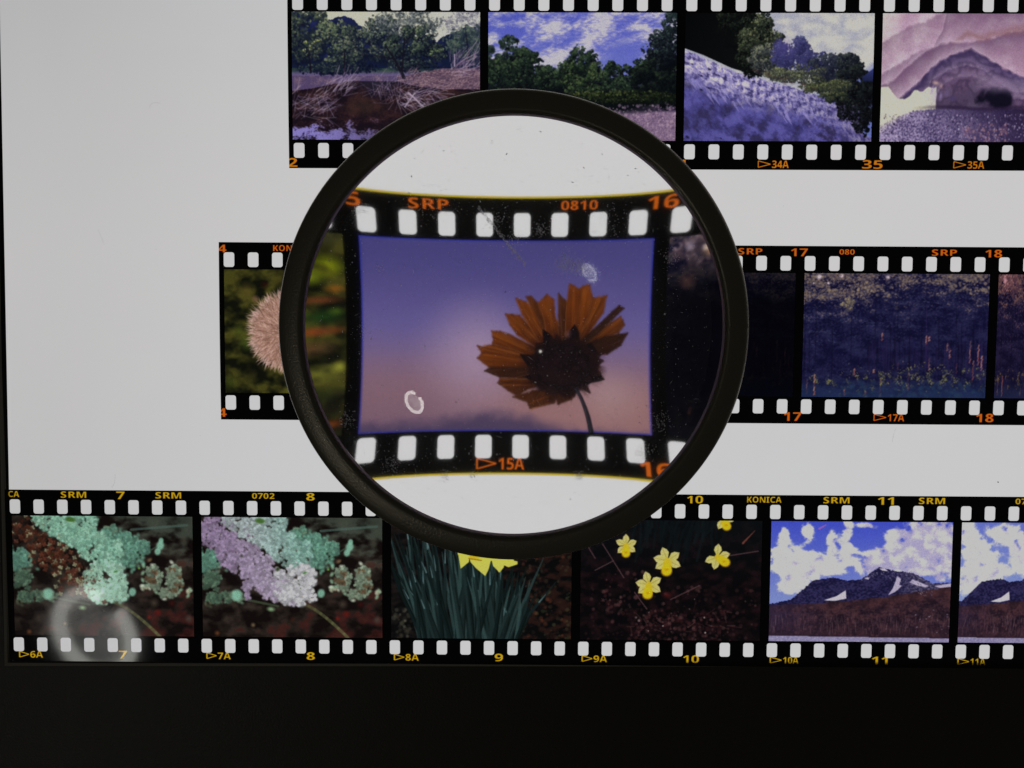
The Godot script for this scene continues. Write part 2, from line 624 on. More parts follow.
func lens_mesh(axis: Vector2) -> ArrayMesh:
	var made: ArrayMesh = null
	var sides := 180
	var rings := 44
	var st := begin()
	for face in 2:
		if face == 1:
			made = st.commit()
			st = begin()
		var sgn := 1.0 if face == 0 else -1.0
		var mid := Vector3(axis.x, LENS_H + sgn * (0.75 - sqrt(LENS_R * LENS_R - 33.0 * 33.0)), axis.y)
		for i in rings:
			for k in sides:
				var pts := []
				for c in [[i, k], [i + 1, k], [i + 1, k + 1], [i, k + 1]]:
					var r: float = LENS_A * c[0] / rings
					var t: float = TAU * c[1] / sides
					var x := r * cos(t)
					var z := r * sin(t)
					pts.append(Vector3(x, lens_y(x, z, axis, face == 0), z))
				var order := [0, 1, 2, 0, 2, 3] if face == 0 else [0, 2, 1, 0, 3, 2]
				for o in order:
					st.set_normal((pts[o] - mid).normalized())
					st.add_vertex(pts[o] * MM)
	for k in sides:
		var t0 := TAU * k / sides
		var t1 := TAU * (k + 1) / sides
		var a := Vector2(LENS_A * cos(t0), LENS_A * sin(t0))
		var b := Vector2(LENS_A * cos(t1), LENS_A * sin(t1))
		var p := [Vector3(a.x, lens_y(a.x, a.y, axis, true), a.y), Vector3(a.x, lens_y(a.x, a.y, axis, false), a.y), Vector3(b.x, lens_y(b.x, b.y, axis, false), b.y), Vector3(b.x, lens_y(b.x, b.y, axis, true), b.y)]
		for o in [0, 1, 2, 0, 2, 3]:
			st.set_normal(Vector3(p[o].x, 0, p[o].z).normalized())
			st.add_vertex(p[o] * MM)
	return st.commit(made)


# lint, scratches and drying marks on the upper face of the lens
func lens_dust(root: Node3D, axis: Vector2) -> void:
	var m := StandardMaterial3D.new()
	m.albedo_color = Color(0.82, 0.82, 0.84)
	m.roughness = 1.0
	m.metallic_specular = 0.0
	m.backlight_enabled = true
	m.backlight = Color(1.9, 1.9, 1.9).linear_to_srgb()
	m.cull_mode = BaseMaterial3D.CULL_DISABLED
	rng.seed = 21
	var st := begin()
	var fleck := func(x: float, z: float, lg: float, wd: float, ang: float):
		if Vector2(x, z).length() > 31.5:
			return
		var y := lens_y(x, z, axis, true) + 0.03
		var n := (Vector3(x, y, z) - Vector3(axis.x, LENS_H - 90.0, axis.y)).normalized()
		var d := Vector3(cos(ang), 0, sin(ang))
		d = (d - n * d.dot(n)).normalized()
		var e := n.cross(d)
		var p := Vector3(x, y, z)
		for v in [p - d * lg, p + e * wd, p + d * lg, p - d * lg, p + d * lg, p - e * wd]:
			st.set_normal(n)
			st.add_vertex(v * MM)
	# fine dust everywhere
	for i in 1700:
		var r := 32.0 * sqrt(rng.randf())
		var t := rng.randf() * TAU
		var q := rng.randf_range(0.016, 0.062) * (2.2 if rng.randf() < 0.05 else 1.0)
		fleck.call(r * cos(t), r * sin(t), q * rng.randf_range(1, 2.2), q * 0.7, rng.randf() * TAU)
	# hairline fibres
	for i in 46:
		var r := 31.0 * sqrt(rng.randf())
		var t := rng.randf() * TAU
		fleck.call(r * cos(t), r * sin(t), rng.randf_range(0.2, 0.7), 0.018, rng.randf() * TAU)
	# marks: [x, z, spread, count] in millimetres from the middle of the rim
	for c in [[8.0, -10.0, 1.7, 240], [10.4, -9.3, 1.2, 120], [4.2, -15.2, 0.9, 60], [-24.0, -18.5, 1.2, 50], [-19.5, 21.5, 1.4, 70], [-11.0, 23.3, 1.0, 50], [-6.5, 23.0, 0.7, 36], [10.5, 23.3, 0.8, 60], [20.5, 19.8, 1.6, 70], [23.0, 15.0, 2.0, 60],
			[-2.8, -16.4, 1.6, 50], [-26.5, 14.5, 1.5, 60], [24.6, -11.0, 1.5, 60], [-23.2, 0.5, 1.6, 30], [-20.7, -9.3, 0.7, 24], [0.0, -13.6, 1.2, 40], [15.0, -17.0, 3.0, 50], [-12.0, -19.5, 3.0, 50]]:
		for k in int(c[3] * 1.6):
			var x: float = c[0] + rng.randfn() * c[2] * 0.55
			var z: float = c[1] + rng.randfn() * c[2] * 0.55
			fleck.call(x, z, rng.randf_range(0.04, 0.19), rng.randf_range(0.012, 0.042), rng.randf() * TAU)
	# the long scratch
	for k in 260:
		var t := rng.randf()
		fleck.call(lerpf(-5.4, 1.9, t) + rng.randfn() * 0.16, lerpf(-18.6, -9.6, t) + rng.randfn() * 0.12, rng.randf_range(0.08, 0.3), rng.randf_range(0.014, 0.04), 0.87 + rng.randfn() * 0.16)
	var o := part("dust", st.commit(), m, root)
	o.set_meta("kind", "stuff")


# =================================================================== ring lamp
func build_ring_lamp() -> void:
	var at := Vector3(-600, 1310, 479)
	var root := thing("ring_lamp", at * MM)
	tag(root, "ring lamp whose white ring is mirrored in the lens and film", "lamp")
	var aim := (Vector3(-10, 40, 20) - at).normalized()
	var x := Vector3(0.457, 0, 0.889)
	x = (x - aim * x.dot(aim)).normalized()
	var face := (-aim).rotated(x, deg_to_rad(46.0))
	root.basis = Basis(x, face, x.cross(face).normalized())
	var tube := StandardMaterial3D.new()
	tube.albedo_color = Color(0.8, 0.8, 0.8)
	tube.roughness = 0.3
	tube.emission_enabled = true
	tube.emission = Color(1.0, 1.0, 0.97)
	tube.emission_energy_multiplier = 9.0
	var st := begin()
	st.set_smooth_group(0)
	var big := 65.0
	var small := 9.0
	var n := 60
	var open := 0.30
	var gap_at := deg_to_rad(-118.0)
	for i in n:
		for k in 14:
			var p := []
			for c in [[i, k], [i + 1, k], [i + 1, k + 1], [i, k + 1]]:
				var t: float = gap_at + open + (TAU - 2 * open) * c[0] / n
				var a: float = TAU * c[1] / 14
				var r := big + small * cos(a)
				p.append(Vector3(r * cos(t) , -12.0 + small * sin(a), r * sin(t)))
			quad(st, p[0], p[1], p[2], p[3])
	st.index()
	st.generate_normals()
	part("lamp_tube", st.commit(), tube, root)
	var white := plastic(Color(0.5, 0.5, 0.5), 0.5)
	part("lamp_base", lathe([Vector2(0, 10), Vector2(66, 10), Vector2(74, 2), Vector2(66, 0), Vector2(8, 0), Vector2(6, -4), Vector2(0, -4)], 48, false), white, root)
	part("lamp_stem", lathe([Vector2(5, 10), Vector2(5, 420), Vector2(60, 420), Vector2(60, 436), Vector2(0, 436)], 24, false), white, root)
	var l := OmniLight3D.new()
	l.name = "tube_light"
	l.light_energy = 0.0008
	l.light_size = 0.03
	l.omni_range = 8.0
	l.omni_attenuation = 2.0
	l.shadow_enabled = true
	l.position = Vector3(0, -12, 0) * MM
	root.add_child(l)


# ============================================================ slide photographs
# What is printed on the film: small pictures computed dab by dab.
class Canvas:
	var w: int
	var h: int
	var p: PackedColorArray
	var r := RandomNumberGenerator.new()
	func _init(wide := 372, high := 248, seed_ := 1) -> void:
		w = wide
		h = high
		p = PackedColorArray()
		p.resize(w * h)
		r.seed = seed_
	func fill(f: Callable) -> void:
		for y in h:
			for x in w:
				p[y * w + x] = f.call((x + 0.5) / w, (y + 0.5) / h)
	# soft ellipse: centre in shares of the picture, radii in shares of its height
	func dab(x: float, y: float, rx: float, ry: float, ang: float, c: Color, a := 1.0, soft := 0.5) -> void:
		var cx := x * w
		var cy := y * h
		var ax := maxf(rx * h, 0.35)
		var ay := maxf(ry * h, 0.35)
		var reach := maxf(ax, ay) + 0.7
		var ca := cos(ang)
		var sa := sin(ang)
		var inv := 1.0 / maxf(soft, 0.7 / minf(ax, ay))
		for j in range(maxi(0, int(cy - reach)), mini(h, int(cy + reach) + 1)):
			for i in range(maxi(0, int(cx - reach)), mini(w, int(cx + reach) + 1)):
				var dx := i + 0.5 - cx
				var dy := j + 0.5 - cy
				var u := (dx * ca + dy * sa) / ax
				var v := (dy * ca - dx * sa) / ay
				var d := u * u + v * v
				if d < 1.6:
					var k := clampf((1.0 - sqrt(d)) * inv + 0.5 * (1.0 if soft < 0.7 else 0.0), 0.0, 1.0) * a
					if k > 0.0:
						p[j * w + i] = p[j * w + i].lerp(c, k)
	func stroke(x0: float, y0: float, x1: float, y1: float, wd: float, c: Color, a := 1.0, wd1 := -1.0) -> void:
		var s := Vector2(x0 * w, y0 * h)
		var e := Vector2(x1 * w, y1 * h)
		var q0 := wd * h * 0.5
		var q1 := (wd1 if wd1 >= 0.0 else wd) * h * 0.5
		var reach := maxf(q0, q1) + 1.0
		var d := e - s
		var l2 := maxf(d.length_squared(), 1e-6)
		for j in range(maxi(0, int(minf(s.y, e.y) - reach)), mini(h, int(maxf(s.y, e.y) + reach) + 1)):
			for i in range(maxi(0, int(minf(s.x, e.x) - reach)), mini(w, int(maxf(s.x, e.x) + reach) + 1)):
				var o := Vector2(i + 0.5, j + 0.5)
				var t := clampf((o - s).dot(d) / l2, 0.0, 1.0)
				var k := clampf(lerpf(q0, q1, t) + 0.5 - (s + d * t).distance_to(o), 0.0, 1.0) * minf(1.0, 2.0 * lerpf(q0, q1, t) + 0.15) * a
				if k > 0.0:
					p[j * w + i] = p[j * w + i].lerp(c, k)
	# filled outline; the colour runs from c0 at `from` to c1 at `to`
	func poly(pts: PackedVector2Array, c0: Color, c1: Color, from: Vector2, to: Vector2, a := 1.0, mottle := 0.0) -> void:
		var q := PackedVector2Array()
		var lo := Vector2(1e9, 1e9)
		var hi := -lo
		for v in pts:
			var o := v * Vector2(w, h)
			q.append(o)
			lo = lo.min(o)
			hi = hi.max(o)
		var d := (to - from) * Vector2(w, h)
		var l2 := maxf(d.length_squared(), 1e-6)
		for j in range(maxi(0, int(lo.y)), mini(h, int(hi.y) + 1)):
			for i in range(maxi(0, int(lo.x)), mini(w, int(hi.x) + 1)):
				var hit := 0
				for s in 4:
					if Geometry2D.is_point_in_polygon(Vector2(i + 0.25 + 0.5 * (s % 2), j + 0.25 + 0.5 * (s / 2)), q):
						hit += 1
				if hit:
					var t := clampf((Vector2(i, j) - from * Vector2(w, h)).dot(d) / l2, 0.0, 1.0)
					var c := c0.lerp(c1, t)
					if mottle > 0.0:
						var m := 1.0 + mottle * (r.randf() - 0.5)
						c = Color(c.r * m, c.g * m, c.b * m)
					p[j * w + i] = p[j * w + i].lerp(c, a * hit / 4.0)
	# a leafy crown inside an ellipse, lit from the upper left
	func crown(cx: float, cy: float, rx: float, ry: float, n: int, size: float, dark: Color, mid: Color, light: Color, a := 0.85) -> void:
		var asp := float(h) / w
		var lumps := []
		for i in 26:
			var t := r.randf() * TAU
			var q := sqrt(r.randf()) * 0.85
			lumps.append(Vector4(q * cos(t), q * sin(t), r.randf_range(0.16, 0.42), r.randf_range(-0.22, 0.22)))
		for step in 3:
			for i in int(n * [0.7, 1.2, 0.8][step]):
				var l: Vector4 = lumps[r.randi() % lumps.size()]
				var t := r.randf() * TAU
				var q := sqrt(r.randf()) * l.z
				var ox := l.x + q * cos(t)
				var oy := l.y + q * sin(t)
				if ox * ox + oy * oy > 1.2:
					continue
				var lit := 0.36 + l.w - 0.36 * (q / l.z) * sin(t + 0.5) - 0.12 * ox - 0.22 * oy + r.randf_range(-0.34, 0.34)
				var c := dark.lerp(mid, clampf(lit * 2.0, 0, 1)).lerp(light, clampf(lit * 2.0 - 1.0, 0, 1))
				if step == 0:
					c = dark.lerp(c, 0.35)
				var k := size * r.randf_range(0.45, 1.1) * (1.5 if step == 0 else 0.85)
				dab(cx + ox * rx * asp, cy + oy * ry, k, k * r.randf_range(0.4, 0.9), r.randf() * PI, c, a, 0.6)
	func speckle(n: int, x0: float, x1: float, y0: float, y1: float, size: float, cols: Array, a := 0.7, flat := 1.0) -> void:
		for i in n:
			var s := size * r.randf_range(0.5, 1.5)
			dab(r.randf_range(x0, x1), r.randf_range(y0, y1), s, s * flat, r.randf_range(-0.3, 0.3) if flat < 0.6 else r.randf() * PI, cols[r.randi() % cols.size()], a * r.randf_range(0.4, 1.0), 0.6)
	func twigs(n: int, x0: float, x1: float, y0: float, y1: float, lg: float, wd: float, cols: Array, ang: float, spread: float, a := 0.6) -> void:
		for i in n:
			var x := r.randf_range(x0, x1)
			var y := r.randf_range(y0, y1)
			var t := ang + r.randfn() * spread
			var l := lg * r.randf_range(0.4, 1.3)
			stroke(x, y, x + cos(t) * l * h / w, y + sin(t) * l, wd, cols[r.randi() % cols.size()], a * r.randf_range(0.4, 1.0))
	func soften(k: float) -> void:      # the film's own lack of sharpness
		for pass_ in 2:
			var q := p.duplicate()
			for y in h:
				for x in w:
					var i := y * w + x
					var a := i - 1 if pass_ == 0 else i - w
					var b := i + 1 if pass_ == 0 else i + w
					var edge := (x == 0 or x == w - 1) if pass_ == 0 else (y == 0 or y == h - 1)
					if not edge:
						p[i] = q[i].lerp((q[a] + q[b]) * 0.5, k)
	func grainy(k: float) -> void:
		for i in w * h:
			var m := 1.0 + k * r.randfn()
			var c := p[i]
			p[i] = Color(maxf(0.0, c.r * m), maxf(0.0, c.g * m), maxf(0.0, c.b * (m + k * 0.4 * r.randfn())))
	func film(scene) -> Image:
		var lut := PackedByteArray()
		for i in 1025:
			lut.append(int(clampf(scene.film_share(i / 1024.0), 0, 1) * 255.0 + 0.5))
		var data := PackedByteArray()
		data.resize(w * h * 3)
		for i in w * h:
			var c := p[i]
			data[i * 3] = lut[clampi(int(c.r * 1024.0), 0, 1024)]
			data[i * 3 + 1] = lut[clampi(int(c.g * 1024.0), 0, 1024)]
			data[i * 3 + 2] = lut[clampi(int(c.b * 1024.0), 0, 1024)]
		return Image.create_from_data(w, h, false, Image.FORMAT_RGB8, data)


func noise(seed_: int, freq: float, octaves := 4) -> FastNoiseLite:
	var n := FastNoiseLite.new()
	n.seed = seed_
	n.frequency = freq
	n.fractal_octaves = octaves
	return n


func line_at(pts: Array, x: float) -> float:      # height of a skyline given as [x, y] pairs
	for i in pts.size() - 1:
		if x <= pts[i + 1][0]:
			return lerpf(pts[i][1], pts[i + 1][1], clampf((x - pts[i][0]) / (pts[i + 1][0] - pts[i][0]), 0, 1))
	return pts[-1][1]


func pv(nums: Array, sx: float, sy: float, ox := 0.0, oy := 0.0) -> PackedVector2Array:
	var q := PackedVector2Array()
	for i in range(0, nums.size(), 2):
		q.append(Vector2((nums[i] - ox) / sx, (nums[i + 1] - oy) / sy))
	return q


# the same outline with rounded corners
func rounded(pts: PackedVector2Array) -> PackedVector2Array:
	var q := PackedVector2Array()
	var n := pts.size()
	for i in n:
		for k in 6:
			q.append(pts[i].cubic_interpolate(pts[(i + 1) % n], pts[(i - 1 + n) % n], pts[(i + 2) % n], k / 6.0))
	return q


func paint_river() -> Canvas:
	var c := Canvas.new(372, 248, 31)
	var n := noise(3, 1.0)
	var f := noise(8, 1.0, 2)
	var bank := [[0.0, 0.53], [0.12, 0.56], [0.3, 0.53], [0.55, 0.53], [0.6, 0.5], [0.75, 0.455], [0.88, 0.41], [1.0, 0.38]]
	var low := [[0.0, 0.62], [0.1, 0.6], [0.3, 0.54], [0.56, 0.54], [0.66, 0.58], [0.8, 0.6], [1.0, 0.6]]
	c.fill(func(x: float, y: float) -> Color:
		var v := n.get_noise_2d(x * 9, y * 9)
		var s := f.get_noise_2d(x * 60, y * 60)
		var b := line_at(bank, x)
		if y < 0.44:
			var hill := line_at([[0.0, 0.0], [0.22, 0.06], [0.285, 0.02], [0.36, 0.1], [0.55, 0.2], [0.7, 0.19], [0.77, 0.22], [0.86, 0.15], [0.93, 0.1], [1.0, 0.11]], x) + 0.03 * v
			if y < hill:
				return Color8(200, 198, 166).lerp(Color8(190, 190, 180), x)
			var near := Color8(18, 26, 52).lerp(Color8(38, 42, 96), clampf(0.5 - 1.6 * y + 0.8 * v, 0, 1))
			return near.lerp(Color8(70, 84, 70), clampf((x - 0.72) * 2.2 - y * 1.2 + s * 0.5, 0, 0.8)) if x > 0.72 else near
		if y < minf(0.5, b):
			return Color8(22, 32, 48).lerp(Color8(52, 72, 62), clampf(v + 0.4 + s * 0.4, 0, 1)).lerp(Color8(96, 84, 122), clampf((y - 0.455) * 30.0, 0, 1))
		if y < line_at(low, x) and (x > 0.56 or y > 0.5):
			if x > 0.56:
				return Color8(78, 60, 80).lerp(Color8(138, 110, 118), clampf(0.35 + s * 0.9 + v * 0.5, 0, 1))
			return Color8(80, 66, 100).lerp(Color8(124, 100, 112), clampf(v * 1.2 + s * 0.5, 0, 1))
		var water := Color8(22, 15, 24).lerp(Color8(52, 32, 34), clampf(0.4 + v * 1.2 + s * 0.4, 0, 1))
		water = water.lerp(Color8(36, 36, 54), clampf(0.9 - absf(x - 0.45) * 4.0 - (y - 0.53) * 5.0, 0, 1))
		water = water.lerp(Color8(56, 40, 34), clampf(0.7 - absf(x - 0.38) * 3.5 - absf(y - 0.74) * 6.0, 0, 0.6))
		var sky := clampf((y - 0.90) * 14.0 + v * 2.2 + s * 0.8, 0, 1) * clampf(1.2 - x * 1.4, 0, 1)
		return water.lerp(Color8(140, 132, 208), sky * 0.9))
	var dk := Color8(15, 20, 38); var md := Color8(60, 70, 62); var lt := Color8(124, 132, 98)
	c.crown(0.06, 0.16, 0.26, 0.24, 420, 0.014, dk, Color8(54, 64, 56), Color8(112, 122, 88))
	c.crown(0.25, 0.24, 0.22, 0.2, 420, 0.013, dk, Color8(72, 86, 68), lt)
	c.crown(0.12, 0.3, 0.1, 0.1, 90, 0.011, dk, md, Color8(170, 178, 100))
	c.crown(0.42, 0.26, 0.24, 0.18, 420, 0.013, dk, md, Color8(124, 130, 106))
	c.crown(0.49, 0.13, 0.14, 0.12, 200, 0.012, dk, Color8(84, 96, 84), Color8(146, 152, 128))
	c.crown(0.62, 0.10, 0.26, 0.16, 420, 0.010, Color8(40, 48, 54), Color8(98, 104, 108), Color8(168, 172, 158), 0.65)
	c.crown(0.66, 0.27, 0.24, 0.17, 420, 0.013, Color8(10, 14, 28), Color8(44, 56, 54), Color8(106, 118, 88))
	c.crown(0.78, 0.33, 0.08, 0.06, 60, 0.012, dk, md, Color8(120, 140, 84))
	c.crown(0.92, 0.10, 0.2, 0.13, 260, 0.008, Color8(84, 84, 104), Color8(128, 126, 140), Color8(170, 168, 166), 0.6)
	c.crown(0.93, 0.24, 0.18, 0.14, 200, 0.012, Color8(32, 44, 54), Color8(66, 80, 74), Color8(100, 114, 96))
	c.crown(0.2, 0.44, 0.4, 0.05, 260, 0.011, Color8(10, 14, 36), Color8(28, 38, 48), Color8(72, 84, 72))
	c.crown(0.64, 0.41, 0.2, 0.06, 160, 0.011, Color8(10, 14, 32), Color8(40, 50, 54), Color8(86, 98, 88))
	for q in [[0.595, 0.51, 0.55, 0.38, 0.03, 0.018], [0.55, 0.38, 0.5, 0.27, 0.018, 0.01], [0.585, 0.46, 0.6, 0.2, 0.018, 0.008], [0.55, 0.37, 0.44, 0.34, 0.01, 0.006], [0.6, 0.25, 0.66, 0.12, 0.008, 0.004], [0.28, 0.47, 0.28, 0.3, 0.02, 0.01], [0.1, 0.47, 0.09, 0.3, 0.016, 0.01], [0.94, 0.34, 0.92, 0.1, 0.012, 0.005]]:
		c.stroke(q[0], q[1], q[2], q[3], q[4], Color8(20, 18, 30), 0.9, q[5])
	var pale := [Color8(150, 132, 164), Color8(176, 158, 172), Color8(118, 98, 130)]
	c.twigs(90, 0.0, 0.2, 0.62, 0.84, 0.12, 0.008, pale, -0.4, 0.7, 0.42)
	c.twigs(60, 0.18, 0.3, 0.52, 0.66, 0.12, 0.007, pale, -0.8, 0.4, 0.4)
	c.twigs(110, 0.42, 0.68, 0.54, 0.72, 0.11, 0.006, pale, -1.2, 1.0, 0.36)
	c.twigs(90, 0.55, 0.8, 0.6, 0.74, 0.13, 0.008, pale, 0.5, 0.6, 0.45)
	c.twigs(110, 0.84, 1.0, 0.34, 0.5, 0.13, 0.006, [Color8(176, 158, 170), Color8(130, 108, 136), Color8(84, 66, 92)], -0.8, 0.6, 0.6)
	c.twigs(240, 0.6, 1.0, 0.46, 0.6, 0.05, 0.007, [Color8(152, 124, 130), Color8(66, 50, 68), Color8(116, 92, 106)], -0.3, 0.4, 0.6)
	c.stroke(0.865, 0.33, 0.865, 0.42, 0.01, Color8(150, 138, 160))
	c.stroke(0.62, 0.63, 0.7, 0.74, 0.012, Color8(176, 160, 178), 0.8)
	c.stroke(0.6, 0.74, 0.65, 0.64, 0.01, Color8(166, 150, 170), 0.8)
	c.stroke(0.22, 0.62, 0.27, 0.52, 0.012, Color8(150, 134, 160), 0.7)
	return c


func paint_clearing() -> Canvas:
	var c := Canvas.new(372, 248, 8)
	var n := noise(14, 1.0, 5)
	var f := noise(5, 1.0, 3)
	c.fill(func(x: float, y: float) -> Color:
		if y > 0.7:
			var s := f.get_noise_2d(x * 90, y * 70)
			var g := Color8(104, 84, 112).lerp(Color8(150, 124, 148), clampf(0.4 + s, 0, 1))
			var shade := clampf(1.0 - absf(y - (0.755 + 0.02 * (1.0 - x))) * 40.0, 0, 1) * clampf((x - 0.66) * 6.0, 0, 1)
			return g.lerp(Color8(34, 28, 52), shade * 0.9)
		var v := n.get_noise_2d(x * 5.0, y * 7.0 + x * 1.2)
		var s := f.get_noise_2d(x * 28, y * 46)
		var cloud := clampf(0.72 + v * 1.3 + s * 0.42 - 2.2 * clampf(0.16 - (Vector2(x, y * 0.66) - Vector2(0.1, 0.1)).length(), 0, 1) * 3.0, 0, 1)
		cloud *= 1.0 - 0.95 * smoothstep(0.16, 0.05, (Vector2(x * 1.0, y * 0.66) - Vector2(0.72, 0.24)).length())
		cloud *= 1.0 - 0.8 * smoothstep(0.09, 0.03, (Vector2(x, y * 0.66) - Vector2(0.62, 0.29)).length())
		var blue := Color8(78, 86, 178).lerp(Color8(112, 120, 196), y * 1.3)
		return blue.lerp(Color8(150, 146, 196).lerp(Color8(190, 186, 202), clampf(0.5 + v * 1.5 + s, 0, 1)), cloud * 0.95))
	var dk := Color8(8, 12, 16); var md := Color8(28, 42, 34); var lt := Color8(64, 82, 54)
	c.dab(0.42, 0.66, 0.9, 0.14, 0, dk, 1.0, 0.35)
	c.crown(0.07, 0.42, 0.3, 0.22, 620, 0.016, dk, md, Color8(62, 78, 66))
	c.crown(0.18, 0.46, 0.22, 0.18, 420, 0.015, dk, md, lt)
	c.crown(0.06, 0.55, 0.3, 0.18, 500, 0.016, dk, Color8(24, 36, 30), lt)
	c.crown(0.33, 0.5, 0.24, 0.13, 360, 0.014, dk, Color8(34, 50, 36), lt)
	c.crown(0.48, 0.42, 0.13, 0.16, 300, 0.014, dk, md, lt)
	c.crown(0.55, 0.34, 0.05, 0.05, 50, 0.011, dk, md, lt)
	c.crown(0.53, 0.53, 0.22, 0.17, 520, 0.014, dk, Color8(36, 52, 34), Color8(84, 98, 60))
	c.crown(0.66, 0.52, 0.1, 0.13, 260, 0.012, dk, md, lt)
	c.crown(0.655, 0.42, 0.04, 0.05, 50, 0.009, dk, md, lt)
	c.crown(0.72, 0.6, 0.12, 0.1, 200, 0.012, dk, md, lt)
	c.crown(0.8, 0.46, 0.13, 0.1, 220, 0.013, dk, Color8(34, 50, 40), Color8(70, 90, 64))
	c.crown(0.93, 0.5, 0.26, 0.24, 800, 0.017, Color8(5, 8, 12), Color8(12, 18, 20), Color8(40, 54, 36))
	c.crown(0.92, 0.3, 0.14, 0.16, 320, 0.014, Color8(6, 9, 16), Color8(22, 30, 36), Color8(60, 74, 70))
	c.crown(0.98, 0.1, 0.1, 0.14, 240, 0.012, Color8(8, 12, 20), Color8(30, 42, 44), Color8(70, 86, 84))
	c.crown(0.6, 0.66, 0.9, 0.05, 700, 0.012, Color8(8, 12, 12), Color8(30, 40, 22), Color8(96, 104, 58))
	c.speckle(500, 0.55, 1.0, 0.72, 1.0, 0.008, [Color8(170, 146, 164), Color8(84, 66, 92), Color8(130, 106, 130)], 0.7)
	return c


func paint_snow_wall() -> Canvas:
	var c := Canvas.new(372, 248, 12)
	var n := noise(41, 1.0, 4)
	var f := noise(17, 1.0, 3)
	var cells := FastNoiseLite.new()
	cells.noise_type = FastNoiseLite.TYPE_CELLULAR
	cells.cellular_return_type = FastNoiseLite.RETURN_DISTANCE
	cells.seed = 9
	cells.frequency = 1.0
	cells.cellular_jitter = 1.0
	var crest := [[0.0, 0.29], [0.1, 0.35], [0.25, 0.45], [0.42, 0.52], [0.6, 0.59], [0.75, 0.66], [0.84, 0.72], [0.92, 0.86], [0.97, 0.95], [1.0, 0.97]]
	var relief := func(x: float, d: float, k: float) -> float:
		var wx := x + 0.02 * n.get_noise_2d(x * 20, d * 20)
		var far := 1.0 if k < 10.0 else 0.72 + 0.42 * x
		var wd := d + 0.018 * n.get_noise_2d(x * 26 + 9, d * 26)
		return cells.get_noise_2d(wx * k * 1.35 * far - wd * k * 0.35, wd * k * 0.95 * (0.7 + 0.8 * x) + 3.0)
	c.fill(func(x: float, y: float) -> Color:
		var v := n.get_noise_2d(x * 8, y * 8)
		var s := f.get_noise_2d(x * 40, y * 40)
		var k := line_at(crest, x) + 0.010 * s
		if y < k:
			var cloud := clampf(0.45 + v * 1.3 + (x - 0.7) * 1.2, 0, 1)
			return Color8(160, 162, 176).lerp(Color8(198, 195, 184), cloud).lerp(Color8(96, 108, 176), clampf((x - 0.9) * 8.0 + (y - 0.4) * 10.0 - 0.5, 0, 1))
		var d := y - k
		var e := 0.012
		var fine := (relief.call(x, d, 17.0) - relief.call(x - e, d - e * 1.3, 17.0)) as float
		var broad := (relief.call(x, d, 6.5) - relief.call(x - 0.03, d - 0.045, 6.5)) as float
		var body := Color8(58, 55, 112).lerp(Color8(80, 76, 142), clampf(0.5 + v * 0.9 + 0.15 * s, 0, 1))
		body = body.lerp(Color8(62, 52, 98), clampf((x - 0.72) * 2.0 + s * 0.4, 0, 0.7))
		var low := smoothstep(0.10, 0.34 - 0.1 * x, d + 0.03 * v)
		var shade := broad * 4.0 * low
		body = body.lerp(Color8(96, 92, 164), clampf(-shade, 0, 0.6)).lerp(Color8(44, 40, 74), clampf(shade, 0, 0.85))
		var top := 1.0 - low
		var bright := Color8(134, 126, 178).lerp(Color8(210, 201, 214), clampf(-fine * 4.6 + 0.12, 0, 1)).lerp(Color8(40, 36, 74), clampf(fine * 4.0 - 0.14, 0, 0.85))
		return body.lerp(bright, top * clampf(1.15 - 0.75 * x, 0, 1)))
	for i in 18:      # lips that hang from the sunlit crust
		var x := c.r.randf_range(0.03, 0.72)
		var y := line_at(crest, x) + lerpf(0.24, 0.16, x) + c.r.randf_range(-0.05, 0.05)
		c.stroke(x, y, x + 0.035, y + 0.075, 0.022, Color8(150, 142, 200), 0.55, 0.003)
		c.dab(x + 0.045, y + 0.1, 0.03, 0.014, 0.9, Color8(52, 46, 100), 0.4, 1.0)
	for q in [[0.13, 0.44, 0.022], [0.09, 0.6, 0.022], [0.02, 0.97, 0.025], [0.22, 0.8, 0.010], [0.04, 0.4, 0.016], [0.2, 0.98, 0.012], [0.09, 0.49, 0.016], [0.13, 0.585, 0.016]]:
		c.dab(q[0], q[1], q[2], q[2] * 0.6, 0.5, Color8(16, 14, 34), 0.85, 0.8)
	# trees over the wall
	var dk := Color8(5, 7, 9)
	c.poly(pv([-0.05, -0.05, 0.36, -0.05, 0.39, 0.1, 0.42, 0.3, 0.41, 0.5, 0.25, 0.43, 0.1, 0.33, -0.05, 0.25], 1, 1), Color8(4, 5, 7), Color8(12, 14, 15), Vector2(0, 0), Vector2(0.45, 0.4))
	c.crown(0.3, 0.1, 0.22, 0.18, 600, 0.012, dk, Color8(14, 19, 17), Color8(46, 54, 40))
	c.crown(0.37, 0.3, 0.16, 0.2, 700, 0.011, dk, Color8(26, 32, 26), Color8(74, 82, 58))
	c.crown(0.42, 0.22, 0.16, 0.2, 700, 0.010, Color8(16, 19, 18), Color8(52, 60, 46), Color8(126, 132, 92))
	c.crown(0.44, 0.36, 0.15, 0.12, 420, 0.010, Color8(24, 26, 32), Color8(66, 72, 70), Color8(128, 132, 104))
	c.crown(0.415, 0.12, 0.05, 0.1, 130, 0.009, dk, Color8(40, 48, 40), Color8(100, 108, 78))
	for q in [[0.52, 0.33, 0.09, 0.14], [0.61, 0.33, 0.1, 0.14], [0.68, 0.4, 0.14, 0.12], [0.615, 0.26, 0.03, 0.07]]:
		c.crown(q[0], q[1], q[2], q[3], 420, 0.010, Color8(38, 38, 76), Color8(54, 54, 100), Color8(80, 80, 124))
	c.crown(0.77, 0.44, 0.2, 0.14, 620, 0.011, Color8(18, 20, 36), Color8(34, 38, 54), Color8(62, 68, 78))
